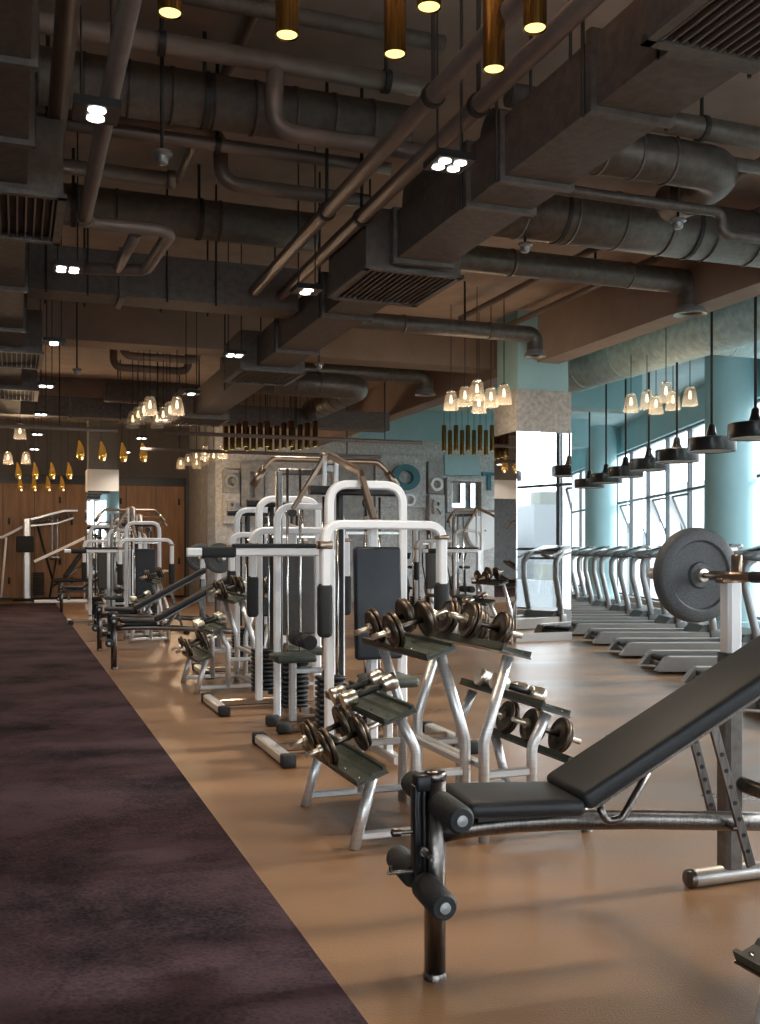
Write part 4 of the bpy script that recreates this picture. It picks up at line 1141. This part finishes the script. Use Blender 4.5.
# ------------------------------------------------------------------ treadmills
def make_tread():
    """x from the rear end (0) to the front (2.05); y 0..0.76"""
    t = thing('treadmill', 'x', 'treadmill', (0, 0, 0), 0, 'treadmills facing the windows')
    for y0 in (0, .64):
        b = MB().prism([(.0, .03), (.10, .165), (.14, .18), (1.6, .18), (1.6, .03), (.9, .015)], y0, y0+.13, lambda p, q, tt: (p, tt, q))
        b.build('side_rail', M['plastic'], t)
    b = MB().rbox((.86, .385, .13), (1.5, .52, .05), .01, 1); b.build('running_belt', M['belt'], t)
    b = MB().rbox((.82, .385, .07), (1.45, .50, .06), .01, 1); b.build('deck', M['plastic_d'], t)
    P = [(1.42, .16), (1.52, .27), (1.72, .32), (1.98, .26), (2.05, .12), (2.05, .02), (1.42, .02)]
    b = MB().prism(P, .06, .71, lambda p, q, tt: (p, tt, q)); b.build('motor_hood', M['plastic_d'], t)
    for y in (.03, .74):
        P = fillet([(1.66, y, .05), (1.62, y, .35), (1.50, y, .85), (1.50, y, 1.12), (1.66, y, 1.24), (1.95, y, 1.30)], .16, 6)
        MB().tube(P, .05, 14).build('upright', M['upright'], t)
        MB().rbox((1.66, y, .12), (.16, .10, .2), .02, 2).build('upright_foot', M['plastic_d'], t)
        P = fillet([(1.98, y, 1.28), (1.62, y, 1.26), (1.38, y, 1.19), (1.16, y, 1.22)], .1, 5)
        MB().tube(P, .026, 12).build('handrail', M['plastic_d'], t)
    R = Matrix.Rotation(math.radians(22), 3, 'Y')
    b = MB().rbox((1.88, .385, 1.30), (.34, .76, .07), .03, 3, M4=Matrix.Rotation(math.radians(-20), 3, 'Y')); cs = b.build('console', M['upright'], t)
    b = MB().rbox((1.83, .385, 1.335), (.24, .42, .012), .004, 1, M4=Matrix.Rotation(math.radians(-20), 3, 'Y')); b.build('display', M['screen'], cs)
    b = MB(); b.tube([(1.62, .03, 1.16), (1.62, .74, 1.16)], .022, 10); b.build('front_bar', M['plastic_d'], t)
    return t
tr = make_tread()
for i in range(15):
    y = 8.90-1.56*4 + 1.56*i
    o = tr if i == 0 else copy_tree(tr)
    o.location = (2.90, y, 0)
    o['label'] = 'grey treadmill facing the windows, %s from the camera end of the row' % ORD[i]

# ------------------------------------------------------------------ city outside
g = MB().box((330, 60, -40), (600, 900, .5)); struct('ground_outside', g, M['cityground'])
k = 0
spots = [(150, 420, 42, 24, 30), (178, 350, 25, 22, 16), (205, 470, 30, 26, 44), (95, 395, 20, 18, 8), (260, 430, 40, 30, 22), (180, 300, 26, 22, 34), (240, 250, 30, 30, 18),
         (300, 340, 46, 26, 50), (200, 150, 30, 26, 26), (260, 60, 36, 30, 40), (170, 20, 26, 24, 10), (230, -40, 34, 26, 30), (200, -110, 30, 30, 46), (150, -170, 28, 22, 20), (280, -160, 44, 30, 34), (190, 90, 22, 22, 4)]
spots += [(212, -166, 14, 16, 14), (262, -222, 20, 18, 7), (196, -172, 10, 10, 5), (228, -196, 14, 12, -2), (180, -136, 16, 14, -6), (236, -184, 18, 12, -4), (176, -152, 8, 8, 1)]
FO = ['sixteenth', 'seventeenth', 'eighteenth', 'nineteenth', 'twentieth', 'twenty-first', 'twenty-second', 'twenty-third']
for i, (x, y, w, d, top) in enumerate(spots):
    t = thing('apartment_tower', 'pale hazy apartment tower in the skyline, %s in order from the far windows' % (ORD+FO)[i], 'building', (x, y, -40), .2*((i*7) % 5), 'towers outside the windows')
    hgt = top+40
    MB().box((0, 0, hgt/2), (w, d, hgt)).build('tower_body', M['facade'], t)
    MB().box((0, 0, hgt+2), (w*.4, d*.4, 4)).build('roof_block', M['cityground'], t)
for i in range(36):
    x = 60+25*(i % 3)+random.random()*8; y = -130+i*14+random.random()*5; r = 5+random.random()*2.5; hh = 10+random.random()*5
    t = thing('tree', 'hazy green street tree far below the windows', 'tree', (x, y, -39.75), 0, 'trees outside the windows')
    MB().tube([(0, 0, 0), (0, 0, hh*.6)], [.5, .3], 8).build('trunk', M['bronze'], t)
    bm = bmesh.new(); bmesh.ops.create_icosphere(bm, subdivisions=3, radius=r)
    for v in bm.verts: v.co *= 1+.25*math.sin(v.co.x*1.7+i)*math.cos(v.co.y*1.9)+.1*random.random(); v.co.z = v.co.z*.9+hh
    me = bpy.data.meshes.new('crown'); bm.to_mesh(me); bm.free(); me.materials.append(M['tree'])
    c = bpy.data.objects.new('crown', me); COL.objects.link(c); c.parent = t

# ------------------------------------------------------------------ light
w = bpy.data.worlds.new('sky'); bpy.context.scene.world = w; w.use_nodes = True; nt = w.node_tree
bg = nt.nodes['Background']; tc = nt.nodes.new('ShaderNodeTexCoord'); sx = nt.nodes.new('ShaderNodeSeparateXYZ')
rp = nt.nodes.new('ShaderNodeValToRGB'); rp.color_ramp.elements[0].position = 0; rp.color_ramp.elements[0].color = (.80, .87, .92, 1)
rp.color_ramp.elements[1].position = .35; rp.color_ramp.elements[1].color = (.93, .97, 1, 1)
nt.links.new(tc.outputs['Generated'], sx.inputs[0]); nt.links.new(sx.outputs['Z'], rp.inputs[0]); nt.links.new(rp.outputs[0], bg.inputs[0])
bg.inputs[1].default_value = 4.4
s = bpy.data.lights.new('sun', 'SUN'); s.energy = 5.0; s.angle = math.radians(5); s.color = (1, .93, .85)
so = bpy.data.objects.new('sun', s); COL.objects.link(so)
so.rotation_euler = Vector((-math.cos(math.radians(24)), -.30, -math.sin(math.radians(24)))).to_track_quat('-Z', 'Y').to_euler()
l = bpy.data.lights.new('window_portal', 'AREA'); l.shape = 'RECTANGLE'; l.size = 9.2; l.size_y = 3.7; l.cycles.is_portal = True
o = bpy.data.objects.new('window_portal', l); COL.objects.link(o); o.location = (1.75, -6.95, 2); o.rotation_euler = (PI/2, 0, 0)
for y in (0, 12, 24, 35):         # light portals in the window openings (sampling helpers for the sky, emit nothing)
    l = bpy.data.lights.new('window_portal', 'AREA'); l.shape = 'RECTANGLE'; l.size = 3.7; l.size_y = 12
    l.cycles.is_portal = True
    o = bpy.data.objects.new('window_portal', l); COL.objects.link(o); o.location = (XW-.02, y, 2); o.rotation_euler = (0, PI/2, 0)

# ------------------------------------------------------------------ camera
cam = bpy.data.cameras.new('camera'); co = bpy.data.objects.new('camera', cam); COL.objects.link(co)
cam.sensor_fit = 'VERTICAL'; cam.sensor_height = 36; cam.lens = 36*1000/1024
cam.shift_y = 38/1024
cam.clip_end = 2000
co.location = (0, 0, H); co.rotation_euler = (PI/2, 0, 0)
sc = bpy.context.scene; sc.camera = co
sc.view_settings.view_transform = 'Standard'; sc.view_settings.look = 'None'; sc.view_settings.gamma = 1; sc.view_settings.use_curve_mapping = False
sc.view_settings.exposure = 0.52
sc.cycles.max_bounces = 8; sc.cycles.diffuse_bounces = 6; sc.cycles.glossy_bounces = 4; sc.cycles.transparent_max_bounces = 12
sc.cycles.sample_clamp_indirect = 6; sc.cycles.caustics_reflective = False; sc.cycles.caustics_refractive = False
sc.cycles.use_denoising = True
